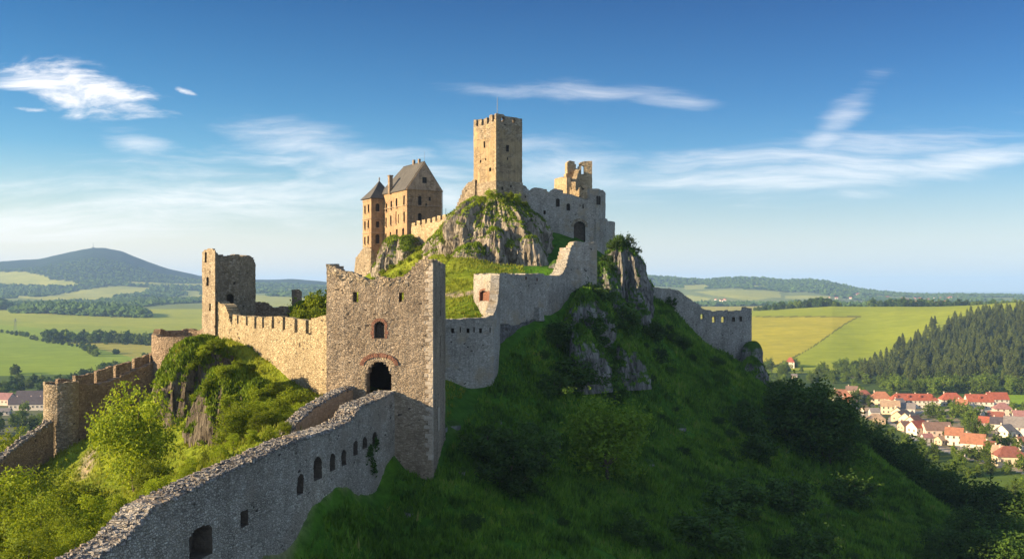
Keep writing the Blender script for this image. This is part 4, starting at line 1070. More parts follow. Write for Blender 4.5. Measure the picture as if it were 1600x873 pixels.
# gable end
gm = c0 + dr * WW / 2
mb = MB(); n1 = np.array([dr[1], -dr[0]])
gv = []
a0, b0 = c0 + n1 * .02, c0 + dr * WW + n1 * .02
wz = Z(281.5, 200); ww = .55; hh2 = 1.25
def gp3(t, z, o=0): q = c0 + dr * t - dl * .02 - n1 * o; return (q[0], q[1], z)
def facing(t0, t1, zl0, zl1, zu0, zu1):
    V = [gp3(t0, zl0), gp3(t1, zl1), gp3(t1, zu1), gp3(t0, zu0)]; V += [gp3(t0, zl0, .8), gp3(t1, zl1, .8), gp3(t1, zu1, .8), gp3(t0, zu0, .8)]
    mb.add(V, [(0, 1, 2, 3), (7, 6, 5, 4), (1, 0, 4, 5), (2, 1, 5, 6), (3, 2, 6, 7), (0, 3, 7, 4)])
gz = lambda t: ze + (zap - ze) * (1 - abs(t - WW / 2) / (WW / 2))
cs = [0, 1.0, 2.0, WW / 2 - ww, WW / 2 + ww, WW - 2.0, WW - 1.0, WW]
for t0, t1 in zip(cs[:-1], cs[1:]):
    if abs(t0 - (WW / 2 - ww)) < 1e-6:
        facing(t0, t1, ze, ze, wz - hh2 / 2, wz - hh2 / 2); m_t = WW / 2
        facing(t0, m_t, wz + hh2 / 2, wz + hh2 / 2, gz(t0), gz(m_t)); facing(m_t, t1, wz + hh2 / 2, wz + hh2 / 2, gz(m_t), gz(t1))
    else: facing(t0, t1, ze, ze, gz(t0), gz(t1))
mb.build('gable', M['plaster_gable'], pal)
mb = MB(); q = c0 + dr * WW / 2 + dl * .3; mb.box((q[0], q[1], wz), (ww * 2, .06, hh2), (dr[0], dr[1], 0)); mb.build('window', M['glass_dark'], pal)
# string courses and cornice
for zz, nm in ((ze - .12, 'cornice'), (Z(321.5, 200), 'string_course'), (Z(350, 200), 'string_course')):
    mb = MB()
    for (a, b, d) in ((c0 + dl * LL, c0, -dl), (c0, c0 + dr * WW, dr)):
        n = np.array([d[1], -d[0]]); m = (a + b) / 2 + n * .06; mb.box((m[0], m[1], zz), (np.linalg.norm(b - a) + .12, .22, .22 if nm == 'cornice' else .14), (d[0], d[1], 0))
    if nm == 'cornice' or zz > 14.9: mb.build(nm, M['plaster_gable'], pal)
# roof: steep saddle, hipped at the far end
def slab(mb, quad, t):
    q = np.array(quad, float); n = np.cross(q[1] - q[0], q[2] - q[0]); n /= np.linalg.norm(n); k = len(q)
    V = np.vstack([q, q - n * t]); mb.add(V, [tuple(range(k)), tuple(range(2 * k - 1, k - 1, -1))] + [(i, i + k, (i + 1) % k + k, (i + 1) % k) for i in range(k)])
def v3(p, z): return (p[0], p[1], z)
ov = .35; drop = ov * (zap - ze) / (WW / 2)
r0 = c0 + dr * WW / 2 + dl * .12; r1 = c0 + dr * WW / 2 + dl * (LL - 3.2)
e0 = c0 - dr * ov + dl * .12; e1 = c0 - dr * ov + dl * (LL + ov); e2 = c0 + dr * (WW + ov) + dl * (LL + ov); e3 = c0 + dr * (WW + ov) + dl * .12
zr, zl = zap + .25, ze - drop + .25
mb = MB(); slab(mb, [v3(e0, zl), v3(r0, zr), v3(r1, zr), v3(e1, zl)], .25); slab(mb, [v3(e3, zl), v3(e2, zl), v3(r1, zr), v3(r0, zr)], .25); slab(mb, [v3(e1, zl), v3(r1, zr), v3(e2, zl)], .25)
roof = mb.build('roof', M['slate'], pal)
def subpart(mb, name, mat, parent, rootob):
    V = np.concatenate(mb.V) - np.array(rootob.location)
    return link(bpy.data.objects.new(name, mesh_data(name, V, [np.array(k) for k in mb.F.values()], mat)), parent)
mb = MB(); q = c0 + dl * 8.1 - dr * .1; zc_ = Z(275, 205); mb.box((q[0], q[1], (zc_ + ze - .5) / 2), (.75, .85, zc_ - ze + .5), (dr[0], dr[1], 0), .06, np.random.default_rng(1)); mb.box((q[0], q[1], zc_), (.95, 1.05, .25), (dr[0], dr[1], 0)); subpart(mb, 'chimney', M['stone_brown'], roof, pal)
for t, h in ((2.6, .7), (5.2, .8)):
    mb = MB(); q = c0 + dr * (WW / 2) + dl * t; mb.box((q[0], q[1], zr + h / 2 - .15), (.45, .55, h + .3), (dr[0], dr[1], 0)); subpart(mb, 'chimney', M['stone_brown'], roof, pal)
mb = MB(); q = r0; mb.tube([v3(q, zr - .2), v3(q, zr + 2.0)], [.035, .02], 5); mb.build('lightning_rod', M['metal'], pal)
# drainpipe beside the gable
mb = MB(); q = c0 + dr * (WW + .12); mb.tube([v3(q, ze - .3), v3(q, 12.5)], [.06, .06], 6); q = c0 + dr * (WW + .9); mb.tube([v3(q, 17.5), v3(q, 12.5)], [.05, .05], 6); mb.build('drainpipe', M['metal'], pal)
# corner turret
tc0 = np.array([X(580, 206.4), 206.4])
tpth = Path([tc0 + dl * 4.7, tc0, tc0 + dr * 6.0, tc0 + dr * 6.0 + dl * 4.7], True, False)
tur = root('palace_turret', tpth, 'square brown turret with pointed slate cap at the palace corner', 'turret')
zte = Z(309, 206.4)
tw = [(0, 570.3, 321.5, 2.3, 12), (0, 575.8, 319.5, 2.3, 12), (0, 570.2, 346, 2.3, 12), (0, 575.4, 344, 2.3, 12), (0, 570.2, 370, 2.3, 12), (0, 575.2, 368.5, 2.3, 12), (0, 573.8, 393.5, 2.0, 11),
      (1, 589.8, 318, 6.0, 12.5), (1, 589.8, 346, 4.6, 9.5), (1, 589.8, 366, 6.2, 14.5)]
masonry('wall', tpth, .8, zte, M['plaster'], bot=2.0, cell=.42, jag=0, jit=.035, seed=82, parent=tur, holes=[hole(tpth, s, a - w / 2, a + w / 2, b, b + h, True if w > 5 else False, .5) for s, a, b, w, h in tw])
for wv in tw: window_part(tpth, *wv, tur)
for zz in (Z(341, 206), Z(366 - 3, 206), Z(312, 206)):
    mb = MB()
    for (a, b, d) in ((tc0 + dl * 4.7, tc0, -dl), (tc0, tc0 + dr * 6, dr)):
        n = np.array([d[1], -d[0]]); m = (a + b) / 2 + n * .06; mb.box((m[0], m[1], zz), (np.linalg.norm(b - a) + .12, .2, .15), (d[0], d[1], 0))
    mb.build('string_course', M['plaster_gable'], tur)
mb = MB(); o = .4; ap = tc0 + dr * 2.9 + dl * 2.35; za = Z(281.5, 209)
cs = [tc0 - dr * o - dl * o, tc0 + dr * (5.6 + o) - dl * o, tc0 + dr * (5.6 + o) + dl * (4.7 + o), tc0 - dr * o + dl * (4.7 + o)]
for i in range(4):
    a, b = cs[i], cs[(i + 1) % 4]; am = a * .42 + ap * .58; bm = b * .42 + ap * .58; zm = zte + (za - zte) * .52
    slab(mb, [v3(a, zte - .05), v3(b, zte - .05), v3(bm, zm), v3(am, zm)], .15); slab(mb, [v3(am, zm), v3(bm, zm), v3(ap, za)], .1)
troof = mb.build('roof', M['slate'], tur)
mb = MB(); mb.tube([v3(ap, za - .2), v3(ap, za + .5), v3(ap, za + .8)], [.16, .2, .05], 6); subpart(mb, 'finial', M['metal'], troof, tur)
mb = MB(); q = tc0 + dr * 4.3 - dl * .2; mb.box((q[0], q[1], zte + .9), (.6, .6, 2.2), (dr[0], dr[1], 0)); subpart(mb, 'chimney', M['stone_brown'], troof, tur)
# sloping footing below the turret
fp = Path([tc0 + dl * 5.2 - dr * 1.2, tc0 - dr * .2 - dl * .5, tc0 + dr * 2.5 - dl * .3], False, False)
masonry('footing', fp, 1.2, np.array([(0, 7.5), (3, 9.5), (5.5, 9.2), (fp.len, 7.5)]), M['stone_warm'], bot=1.5, cell=.4, jag=.3, jit=.12, seed=83, batter=.12, parent=tur)
# ------------------------------------------------------------------ rocks
TUFT = []      # (points, normals, lit) places where turf grows on rock
def crag(name, label, cx, cy, rx, ry, zb, zt, mat, seed, yaw=0.0, p=3.2, rough=.22, top=.35, nt=150, nh=70, lean=(0, 0), group=None, lit=False, tilt=(0, 0), grass_n=0):
    rs = np.random.default_rng(seed)
    th = np.linspace(0, 2 * np.pi, nt, endpoint=False); t = np.linspace(0, 1, nh) ** .85
    T, H = np.meshgrid(th, t)
    prof = np.clip(1 - H ** p, 0, 1) ** (1 / 2.2)
    cx0, cy0 = np.cos(T), np.sin(T)
    h = zt - zb
    # vertical ribs and clefts, blocky ledges
    wx, wy = cx0 * rx, cy0 * ry
    rib = 1 - np.abs(fbm(wx / 2.6 + seed, wy / 2.6, H * h / 14, seed, 4)) * 2.0
    rib2 = 1 - np.abs(fbm(wx / 1.0 + seed, wy / 1.0, H * h / 5.0, seed + 3, 3)) * 2.0
    big = fbm(wx / 6.0 + seed, wy / 6.0, H * h / 6, seed + 9, 3)
    led = fbm(wx / 3., wy / 3., H * h / 1.2, seed + 5, 3)
    k = prof * (1 + big * rough * 1.5 + (rib - .45) * rough * 1.0 + (rib2 - .45) * rough * .5 + led * rough * .30)
    bulge = 1 + .12 * np.sin(H * 3.1)
    x, y = cx0 * rx * k * bulge, cy0 * ry * k * bulge
    z = zb + H * h + (1 - prof) * top * (fbm(x / 2.5, y / 2.5, seed, seed, 3)) * 2.0
    z = z + (tilt[0] * x + tilt[1] * y) * H
    x = x + lean[0] * H; y = y + lean[1] * H
    c, s = math.cos(R(yaw)), math.sin(R(yaw))
    X_, Y_ = cx + x * c - y * s, cy + x * s + y * c
    V = np.stack([X_, Y_, z], -1).reshape(-1, 3)
    idx = np.arange(nt * nh).reshape(nh, nt); nx = np.roll(idx, -1, 1)
    q = np.c_[idx[:-1].ravel(), nx[:-1].ravel(), nx[1:].ravel(), idx[1:].ravel()]
    o = obj(name, V, [q], mat, loc=(cx, cy, zb), smooth=False)
    tag(o, label, 'rock', group)
    a, b, c_, d = V[q[:, 0]], V[q[:, 1]], V[q[:, 2]], V[q[:, 3]]
    n = np.cross(c_ - a, d - b); ar = np.linalg.norm(n, axis=1) / 2; n = n / (ar[:, None] * 2 + 1e-9)
    ok = (n[:, 2] > .46) & (ar > 1e-4)
    if grass_n and ok.any():
        w = ar * ok; i = rs.choice(len(q), grass_n, p=w / w.sum()); u = rs.random((grass_n, 2))
        pts = (a[i] * (1 - u[:, :1]) + b[i] * u[:, :1]) * (1 - u[:, 1:]) + (d[i] * (1 - u[:, :1]) + c_[i] * u[:, :1]) * u[:, 1:]
        TUFT.append((pts, lit))
    return o
GR = 'rock outcrops of the castle hill'
crag('rock_crag', 'big pale limestone crag carrying the square keep', -3.2, 179.5, 8.3, 7.6, 0.5, 17.3, M['rock'], 3, 20, 5.5, .22, 1.3, 280, 130, group=GR, lit=True, grass_n=2600, tilt=(-.03, .02))
crag('rock_buttress', 'low pale rock buttress on the right front of the keep crag', 3.2, 171.4, 3.2, 2.8, -1.0, 10.2, M['rock'], 61, 40, 2.6, .32, 1.0, 150, 80, group=GR, lit=True, grass_n=300, tilt=(-.1, 0))
crag('rock_buttress', 'steep pale rock buttress in front of the keep corner', -3.0, 170.0, 2.6, 2.6, -1.0, 11.4, M['rock'], 64, 10, 2.4, .34, 1.0, 150, 80, group=GR, lit=True, grass_n=400, tilt=(.08, 0))
crag('rock_crag', 'stepped pale rock shoulder on the left of the keep crag', -10.6, 183.5, 5.8, 6.2, 1.0, 13.8, M['rock'], 7, -20, 2.6, .26, 1.0, 190, 90, group=GR, lit=True, grass_n=2600, tilt=(.14, 0))
crag('rock_crag', 'small pale boulder with grassy cap in front of the keep crag', -7.4, 168.5, 2.6, 2.4, 1.5, 8.6, M['rock'], 12, 10, 2.8, .25, .8, 110, 60, group=GR, lit=True, grass_n=500, tilt=(.2, 0))
crag('rock_outcrop', 'pale broken rock below the palace corner', -22.6, 194.5, 4.6, 4.2, 2.0, 11.6, M['rock'], 15, 30, 2.4, .28, 1.0, 140, 70, group=GR, lit=True, grass_n=900, tilt=(.1, 0))
crag('rock_outcrop', 'small dark rock in the shaded grass below the upper gate', 8.0, 167.5, 1.5, 1.2, 2.6, 5.6, M['rock_shade'], 18, 0, 2.4, .3, .4, 70, 36, group=GR)
crag('rock_cliff', 'tall grey cliff with bushy top right of the upper gate', 20.4, 178.0, 4.2, 4.2, -10.5, 8.4, M['rock_shade'], 21, 15, 3.0, .36, 1.0, 190, 110, group=GR, grass_n=900, tilt=(-.12, 0))
crag('rock_cliff', 'grassy rock shoulder between upper gate and grey cliff', 15.2, 168.0, 3.8, 4.2, -6, 5.4, M['rock_shade'], 23, 0, 2.3, .24, 1.0, 130, 70, group=GR, grass_n=900)
crag('rock_outcrop', 'grey rock rib under the bend of the bastion wall', 12.0, 147.0, 3.4, 2.4, -8.5, -0.6, M['rock_shade'], 26, 25, 1.8, .42, 1.0, 130, 70, group=GR, grass_n=900, lean=(-.8, .5))
crag('rock_outcrop', 'long grey rock face low on the shaded slope', 11.6, 138.0, 3.0, 2.0, -14.5, -5.6, M['rock_shade'], 29, 35, 1.7, .46, 1.0, 130, 80, group=GR, grass_n=700, lean=(-1.5, 1.5))
crag('rock_outcrop', 'lower right grey rock face on the shaded slope', 19.2, 147.5, 2.6, 1.8, -15.0, -7.2, M['rock_shade'], 33, 30, 1.7, .46, 1.0, 110, 70, group=GR, grass_n=700, lean=(-1.5, 1.5))
crag('rock_outcrop', 'dark rock under the end of the spur wall', 51.0, 203.8, 1.8, 2.2, -17.0, -10.6, M['rock_shade'], 36, 0, 3.2, .25, .5, 100, 60, group=GR)
crag('rock_outcrop', 'bushy dark rock face below the spur wall end', 49.0, 196.5, 3.6, 2.8, -22, -13.8, M['rock_shade'], 39, -20, 1.8, .4, .9, 120, 64, group=GR, grass_n=700)
crag('rock_outcrop', 'largest dark basalt outcrop with grassy crest under the corner tower', -38.0, 116.4, 4.9, 5.2, -19.5, -5.9, M['rock_dark'], 42, 30, 2.1, .24, .8, 170, 90, group=GR, lit=True, grass_n=3600, tilt=(.16, .05))
crag('rock_outcrop', 'middle dark outcrop with rounded grassy crest under the curtain wall', -31.4, 106.8, 4.4, 4.8, -19.0, -8.1, M['rock_dark'], 45, 25, 2.1, .24, .7, 170, 84, group=GR, lit=True, grass_n=3200, tilt=(.12, .05))
crag('rock_outcrop', 'smallest grassy dark outcrop nearest the gatehouse', -27.2, 103.0, 2.9, 3.4, -18, -10.0, M['rock_dark'], 48, 25, 2.1, .24, .5, 120, 60, group=GR, lit=True, grass_n=1500, tilt=(.1, .05))

# ------------------------------------------------------------------ foliage prototypes
def leaf_quads(C, N, size, rg, droop=.0, aspect=1.5):
    """kite shaped leaf sprays at C, facing roughly N"""
    n = len(C); N = N + .75 * rg.normal(size=(n, 3)); N /= np.linalg.norm(N, axis=1)[:, None]
    a = np.cross(N, rg.normal(size=(n, 3))); a /= np.linalg.norm(a, axis=1)[:, None] + 1e-9; b = np.cross(N, a)
    s = size * (.6 + .8 * rg.random(n))[:, None]
    V = np.stack([C - a * s * .5 * aspect, C - b * s * .38 + a * s * .05, C + a * s * .5 * aspect - N * s * .15, C + b * s * .38 + a * s * .05], 1)
    return V.reshape(-1, 3), np.arange(n * 4).reshape(n, 4)

def crown(rg, H, Wd, base, nblob, nleaf, size, shape='round'):
    """leaf sprays clustered on many small boughs, leaving gaps between them"""
    C, Rr = [], []
    for i in range(nblob):
        d = rg.normal(size=3); d /= np.linalg.norm(d); r = rg.random() ** .33
        zz = base + (H - base) * (.5 + .5 * d[2] * r)
        w = Wd / 2
        if shape == 'tall': w *= .55 + .45 * math.sin(math.pi * min(1, max(0, (zz - base) / (H - base))) ** .8)
        if shape == 'shrub': w *= 1.0
        C.append((d[0] * r * w * .88, d[1] * r * w * .88, zz - .04 * H)); Rr.append((.09 + .13 * rg.random() ** 1.5) * min(Wd, H - base))
    C, Rr = np.array(C), np.array(Rr)
    i = rg.choice(nblob, nleaf, p=Rr ** 2 / (Rr ** 2).sum())
    d = rg.normal(size=(nleaf, 3)); d[:, 2] += .25; d /= np.linalg.norm(d, axis=1)[:, None]
    rad = Rr[i] * (.55 + .55 * rg.random(nleaf) ** .6)
    P = C[i] + d * rad[:, None] * np.array([1.1, 1.1, .8])
    # young shoots sticking out of the boughs break up the outline
    nsh = nblob * 2; bi = rg.integers(0, nblob, nsh); sd = C[bi] - np.array([0, 0, base + .35 * (H - base)]); sd /= np.linalg.norm(sd, axis=1)[:, None] + 1e-6
    sd += .55 * rg.normal(size=(nsh, 3)); sd[:, 2] += .25; sd /= np.linalg.norm(sd, axis=1)[:, None]; ln = min(Wd, H) * (.10 + .20 * rg.random(nsh))
    k = int(nleaf * .15); j = rg.integers(0, nsh, k); t = rg.random(k)
    sp = C[bi[j]] + sd[j] * (Rr[bi[j]] * .7 + ln[j] * t)[:, None] + rg.normal(size=(k, 3)) * (.035 * min(Wd, H) * (1.1 - t))[:, None]
    P[:k] = sp; d[:k] = sd[j] * .4 + rg.normal(size=(k, 3)) * .6
    return leaf_quads(P, d + np.array([0, 0, .35]), size, rg), C

def trunk(rg, H, r, C, n=6, bend=.05):
    mb = MB(); k = 6
    P = [np.array([bend * H * math.sin(i * 1.3) * .4, bend * H * math.cos(i * 1.7) * .4 - bend * .4 * H, -0.6 + (H * .72 + .6) * i / k]) for i in range(k + 1)]
    mb.tube(P, [r * 1.5, r] + [r * (1 - .75 * i / k) for i in range(1, k)], n)
    for j in rg.choice(len(C), min(len(C), 9), replace=False):
        c = C[j]; a = P[min(k - 1, max(2, int(k * (c[2] / H) * .75)))]; m = (a + c) / 2 + np.array([0, 0, -.05 * H])
        mb.tube([a, m, c], [r * .42, r * .25, r * .08], 4, False)
    return mb
PROTO = {}
def make_proto(key, H, Wd, base, nblob, nleaf, size, seed, mat, shape='round', r=.14, one=False):
    rg = np.random.default_rng(seed)
    (V, Fq), C = crown(rg, H, Wd, base, nblob, nleaf, size, shape)
    tb = trunk(rg, H, r, C)
    if one:
        TV = np.concatenate(tb.V); fs = [Fq] + [np.array(f) + len(V) for f in tb.F.values()]
        mi = np.concatenate([np.zeros(len(Fq), int)] + [np.ones(len(f), int) for f in tb.F.values()])
        PROTO[key] = (H, mesh_data(key, np.vstack([V, TV]), fs, [M[mat], M['bark']], midx=mi), None)
    else:
        PROTO[key] = (H, mesh_data(key + '_crown', V, [Fq], M[mat]), tb.data(key + '_trunk', M['bark']))
for i in range(3): make_proto(f'bright{i}', 8.0, (6.4, 5.6, 7.0)[i], 1.4, 60, 9000, .18, 100 + i, 'leaf_bright')
make_proto('bright_loose', 7.0, 4.6, .8, 40, 4200, .17, 110, 'leaf_bright', 'tall')
for i in range(2): make_proto(f'dark{i}', 8.0, (7.0, 6.4)[i], .9, 62, 7000, .24, 120 + i, 'leaf_dark')
make_proto('slope', 8.0, 7.4, .3, 66, 9500, .22, 126, 'leaf_slope_sun_tint')
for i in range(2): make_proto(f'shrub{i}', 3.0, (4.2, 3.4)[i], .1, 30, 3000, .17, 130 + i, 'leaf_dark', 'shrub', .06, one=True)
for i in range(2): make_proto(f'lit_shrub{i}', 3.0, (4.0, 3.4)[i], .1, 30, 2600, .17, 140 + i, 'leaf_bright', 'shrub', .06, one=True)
for i in range(4): make_proto(f'far{i}', 10.0, (9.5, 8.0, 10.5, 6.5)[i], .9, 34, 1500, .62, 150 + i, 'leaf_mid', 'round', .2, one=True)
for i in range(3): make_proto(f'hedge{i}', 10.0, (9.0, 10.5, 8.0)[i], .4, 30, 640, 1.1, 160 + i, 'leaf_dark' if i else 'leaf_mid', 'round', .25, one=True)
def conifer(key, seed):
    rg = np.random.default_rng(seed); H = 17.0; C, N = [], []
    for i in range(46):
        f = (i + rg.random()) / 46; z = 1.2 + (H - 1.2) * f; rad = (1 - f) ** .70 * 3.3 * (.75 + .5 * rg.random()) + .12
        m = max(4, int(13 * (1 - f) + 3)); t0 = rg.random() * 6.28
        for k in range(m):
            t = t0 + 6.28 * k / m + .3 * rg.normal()
            for rr in ((.9, .45) if rad > 1 else (.8,)):
                q = rad * rr * (.8 + .3 * rg.random()); C.append((q * math.cos(t), q * math.sin(t), z - .22 * q)); N.append((math.cos(t) * .8, math.sin(t) * .8, .75))
    C, N = np.array(C), np.array(N)
    V, Fq = leaf_quads(C, N, .95, rg, aspect=1.3)
    tb = MB(); tb.tube([(0, 0, -1), (0, 0, H * .5), (0, 0, H - .5)], [.3, .2, .05], 5)
    TV = np.concatenate(tb.V); fs = [Fq] + [np.array(f) + len(V) for f in tb.F.values()]
    mi = np.concatenate([np.zeros(len(Fq), int)] + [np.ones(len(f), int) for f in tb.F.values()])
    PROTO[key] = (H, mesh_data(key, np.vstack([V, TV]), fs, [M['leaf_conifer'], M['bark']], midx=mi), None)
for i in range(4): conifer(f'conifer{i}', 170 + i)

RT = random.Random(77)
def plant(key, name, x, y, z, height, label, cat, group=None, widen=1.0):
    H, crown_me, trunk_me = PROTO[key]; s = height / H; rz = RT.uniform(0, 6.28)
    if trunk_me is None:
        o = bpy.data.objects.new(name, crown_me); link(o); tag(o, label, cat, group)
    else:
        o = empty(name, (0, 0, 0), label, cat, group)
        for nm, me in (('trunk', trunk_me), ('crown', crown_me)): link(bpy.data.objects.new(nm, me), o)
    o.location = (x, y, z); o.rotation_euler = (0, 0, rz); o.scale = (s * widen, s * widen, s)
    return o
def on_hill(key, name, px, Y, top, label, cat, group=None, widen=1.0, hmin=1.2, hmax=14):
    x = X(px, Y); z = float(hill(np.array([x]), np.array([Y]))[0]); h = min(hmax, max(hmin, Z(top, Y) - z))
    return plant(key, name, x, Y, z - .15, h, label, cat, group, widen)

# ------------------------------------------------------------------ trees and shrubs of the sunny west side
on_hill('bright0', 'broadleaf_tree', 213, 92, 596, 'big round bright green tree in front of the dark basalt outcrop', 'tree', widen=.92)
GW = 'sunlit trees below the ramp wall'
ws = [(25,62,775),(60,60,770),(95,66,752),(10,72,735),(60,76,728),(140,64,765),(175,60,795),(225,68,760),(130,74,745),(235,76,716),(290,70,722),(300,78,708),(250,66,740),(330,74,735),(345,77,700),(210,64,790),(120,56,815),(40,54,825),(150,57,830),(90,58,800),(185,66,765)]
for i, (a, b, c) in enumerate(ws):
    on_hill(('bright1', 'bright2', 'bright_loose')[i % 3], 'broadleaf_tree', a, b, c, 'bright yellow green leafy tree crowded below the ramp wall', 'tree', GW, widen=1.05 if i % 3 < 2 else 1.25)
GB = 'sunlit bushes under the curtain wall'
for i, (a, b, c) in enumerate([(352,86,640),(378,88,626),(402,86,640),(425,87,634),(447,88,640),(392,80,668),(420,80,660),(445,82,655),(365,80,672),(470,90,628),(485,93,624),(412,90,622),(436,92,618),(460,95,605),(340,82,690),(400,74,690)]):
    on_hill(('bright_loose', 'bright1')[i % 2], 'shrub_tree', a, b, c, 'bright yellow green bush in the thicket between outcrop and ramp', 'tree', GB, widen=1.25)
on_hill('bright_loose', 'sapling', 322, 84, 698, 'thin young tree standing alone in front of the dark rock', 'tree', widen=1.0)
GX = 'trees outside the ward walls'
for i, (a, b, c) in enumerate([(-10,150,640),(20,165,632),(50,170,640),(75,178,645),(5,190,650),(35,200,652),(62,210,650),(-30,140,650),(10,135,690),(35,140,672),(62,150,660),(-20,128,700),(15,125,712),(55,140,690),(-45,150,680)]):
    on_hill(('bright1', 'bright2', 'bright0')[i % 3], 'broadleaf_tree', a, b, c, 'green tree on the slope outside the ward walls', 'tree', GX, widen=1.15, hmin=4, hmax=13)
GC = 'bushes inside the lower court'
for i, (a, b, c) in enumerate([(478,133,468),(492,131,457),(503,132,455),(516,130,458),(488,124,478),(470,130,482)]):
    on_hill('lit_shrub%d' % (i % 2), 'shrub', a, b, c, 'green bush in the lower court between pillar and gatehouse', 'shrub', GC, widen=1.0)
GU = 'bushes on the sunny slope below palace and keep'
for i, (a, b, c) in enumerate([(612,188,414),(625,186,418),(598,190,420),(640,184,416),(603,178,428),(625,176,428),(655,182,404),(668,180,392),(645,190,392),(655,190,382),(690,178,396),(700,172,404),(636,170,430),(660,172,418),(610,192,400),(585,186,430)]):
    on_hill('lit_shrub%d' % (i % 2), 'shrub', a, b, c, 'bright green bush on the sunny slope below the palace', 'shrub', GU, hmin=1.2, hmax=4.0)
# ------------------------------------------------------------------ shaded east slope
on_hill('slope', 'broadleaf_tree', 948, 114.5, 626, 'largest round green tree alone in the middle of the shaded slope', 'tree', widen=1.25)
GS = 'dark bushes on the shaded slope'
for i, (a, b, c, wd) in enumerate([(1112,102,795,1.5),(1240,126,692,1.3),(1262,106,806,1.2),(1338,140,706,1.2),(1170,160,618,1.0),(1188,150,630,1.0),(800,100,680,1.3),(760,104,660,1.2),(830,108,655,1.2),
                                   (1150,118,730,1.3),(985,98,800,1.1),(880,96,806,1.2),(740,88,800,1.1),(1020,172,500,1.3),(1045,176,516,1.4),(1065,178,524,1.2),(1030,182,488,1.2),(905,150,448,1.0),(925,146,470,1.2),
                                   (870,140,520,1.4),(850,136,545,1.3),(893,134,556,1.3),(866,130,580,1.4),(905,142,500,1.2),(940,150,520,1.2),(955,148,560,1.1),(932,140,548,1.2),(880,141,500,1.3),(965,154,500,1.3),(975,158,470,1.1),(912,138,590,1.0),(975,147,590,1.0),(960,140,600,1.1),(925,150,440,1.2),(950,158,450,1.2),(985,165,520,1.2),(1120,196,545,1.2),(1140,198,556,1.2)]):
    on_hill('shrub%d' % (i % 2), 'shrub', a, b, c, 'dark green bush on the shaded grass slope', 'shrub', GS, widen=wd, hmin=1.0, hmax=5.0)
GT = 'dark trees along the foot of the shaded slope'
ft = [(1225,168,600),(1245,165,592),(1262,160,598),(1283,160,606),(1300,158,618),(1318,178,645),(1215,185,596),(1335,190,655),(1360,190,668),(1385,185,684),(1410,182,700),(1435,176,716),(1460,172,730),(1490,170,742),
      (1520,166,752),(1550,160,758),(1580,158,764),(1610,156,768),(1400,205,690),(1430,205,705),(1465,200,718),(1500,200,732),(1535,195,742),(1570,192,750),(1605,190,752),(1510,136,792),(1545,134,800),(1580,134,806),(1475,122,825),(1520,120,832),(1560,120,828),(1600,122,820),(1345,205,672),(1375,208,690)]
for i, (a, b, c) in enumerate(ft):
    on_hill('dark%d' % (i % 2), 'broadleaf_tree', a, b, c, 'dark green tree in the belt along the foot of the shaded slope', 'tree', GT, widen=1.15, hmin=3.5, hmax=15)
# bushes crowning the right cliff
for i, (a, b, zz) in enumerate([(955,176,8.2),(968,175,8.8),(980,177,8.4),(962,172.6,8.0),(990,178,6.8),(946,171,4.6),(938,168,4.0),(952,167,3.6)]):
    plant('shrub%d' % (i % 2), 'shrub', X(a, b), b, zz - .5, 1.7 + .4 * (i % 3), 'dark bush on top of the tall grey cliff', 'shrub', 'bushes crowning the grey cliff')
for i, (a, b, zz) in enumerate([(742,176,15.5),(752,174,16.4),(768,173,17.0),(780,173,17.3),(795,173.5,17.0),(808,175,16.5),(820,177,16.0),(728,178,13.2),(716,178.5,12.0),(705,180,10.8)]):
    plant('lit_shrub%d' % (i % 2), 'shrub', X(a, b), b, zz - .55, 1.1 + .4 * (i % 3), 'small bush on the crest of the keep crag', 'shrub', 'bushes crowning the keep crag')
for i, (a, b, zz, h) in enumerate([(300,113,-9,1.6),(318,114,-7.4,1.8),(335,115,-6.6,1.5),(285,112,-11.5,1.7),(345,117,-6.4,1.3),(330,104,-10.5,1.8),(352,104,-9.0,1.6),(370,106,-8.4,1.5),(388,107,-8.8,1.4),(360,101,-12,1.9),(405,101,-11.2,1.7),(420,102,-10.6,1.5),(436,103,-11,1.6),(395,99,-13,1.8),(310,108,-12.5,1.6),(340,109,-9.8,1.3)]):
    plant('lit_shrub%d' % (i % 2), 'shrub', X(a, b), b, zz - .6, h, 'leafy bush growing on the grassy dark outcrops', 'shrub', 'bushes on the dark outcrops', 1.1)
bsh = 0
plant('shrub0', 'shrub', X(1047, 196.3), 196.2, Z(484, 196.2), 2.6, 'single bush growing against the broken spur wall', 'shrub')

# ------------------------------------------------------------------ turf
def turf(name, pts, mat, rg, blade=.16, hgt=.42, per=4):
    n = len(pts); P = np.repeat(pts, per, 0) + rg.normal(size=(n * per, 3)) * np.array([.16, .16, .02]); m = len(P)
    t = rg.random(m) * 6.28; w = blade * (.5 + .8 * rg.random(m)); h = hgt * (.4 + .9 * rg.random(m))
    d = np.c_[np.cos(t), np.sin(t), np.zeros(m)]; ln = rg.normal(size=(m, 3)) * .30 * h[:, None]; ln[:, 2] = h
    V = np.stack([P - d * w[:, None] / 2 - [0, 0, .05], P + d * w[:, None] / 2 - [0, 0, .05], P + ln], 1).reshape(-1, 3)
    return kind(obj(name, V, [np.arange(m * 3).reshape(m, 3)], mat), 'stuff')
rg = np.random.default_rng(5)
def scatter(n, x0, x1, y0, y1, keep):
    x = rg.uniform(x0, x1, n); y = rg.uniform(y0, y1, n); k = keep(x, y); x, y = x[k], y[k]; return np.c_[x, y, hill(x, y)]
wallx = lambda y: np.interp(y, [40, 56, 77.5, 94, 97, 106, 124, 135, 152, 190], [-23.4, -20.7, -15.6, -11.2, -7.6, -6.8, -4, 0, 12, 20])
patch = lambda x, y: fbm(x / 4, y / 4, 0, 33, 3)
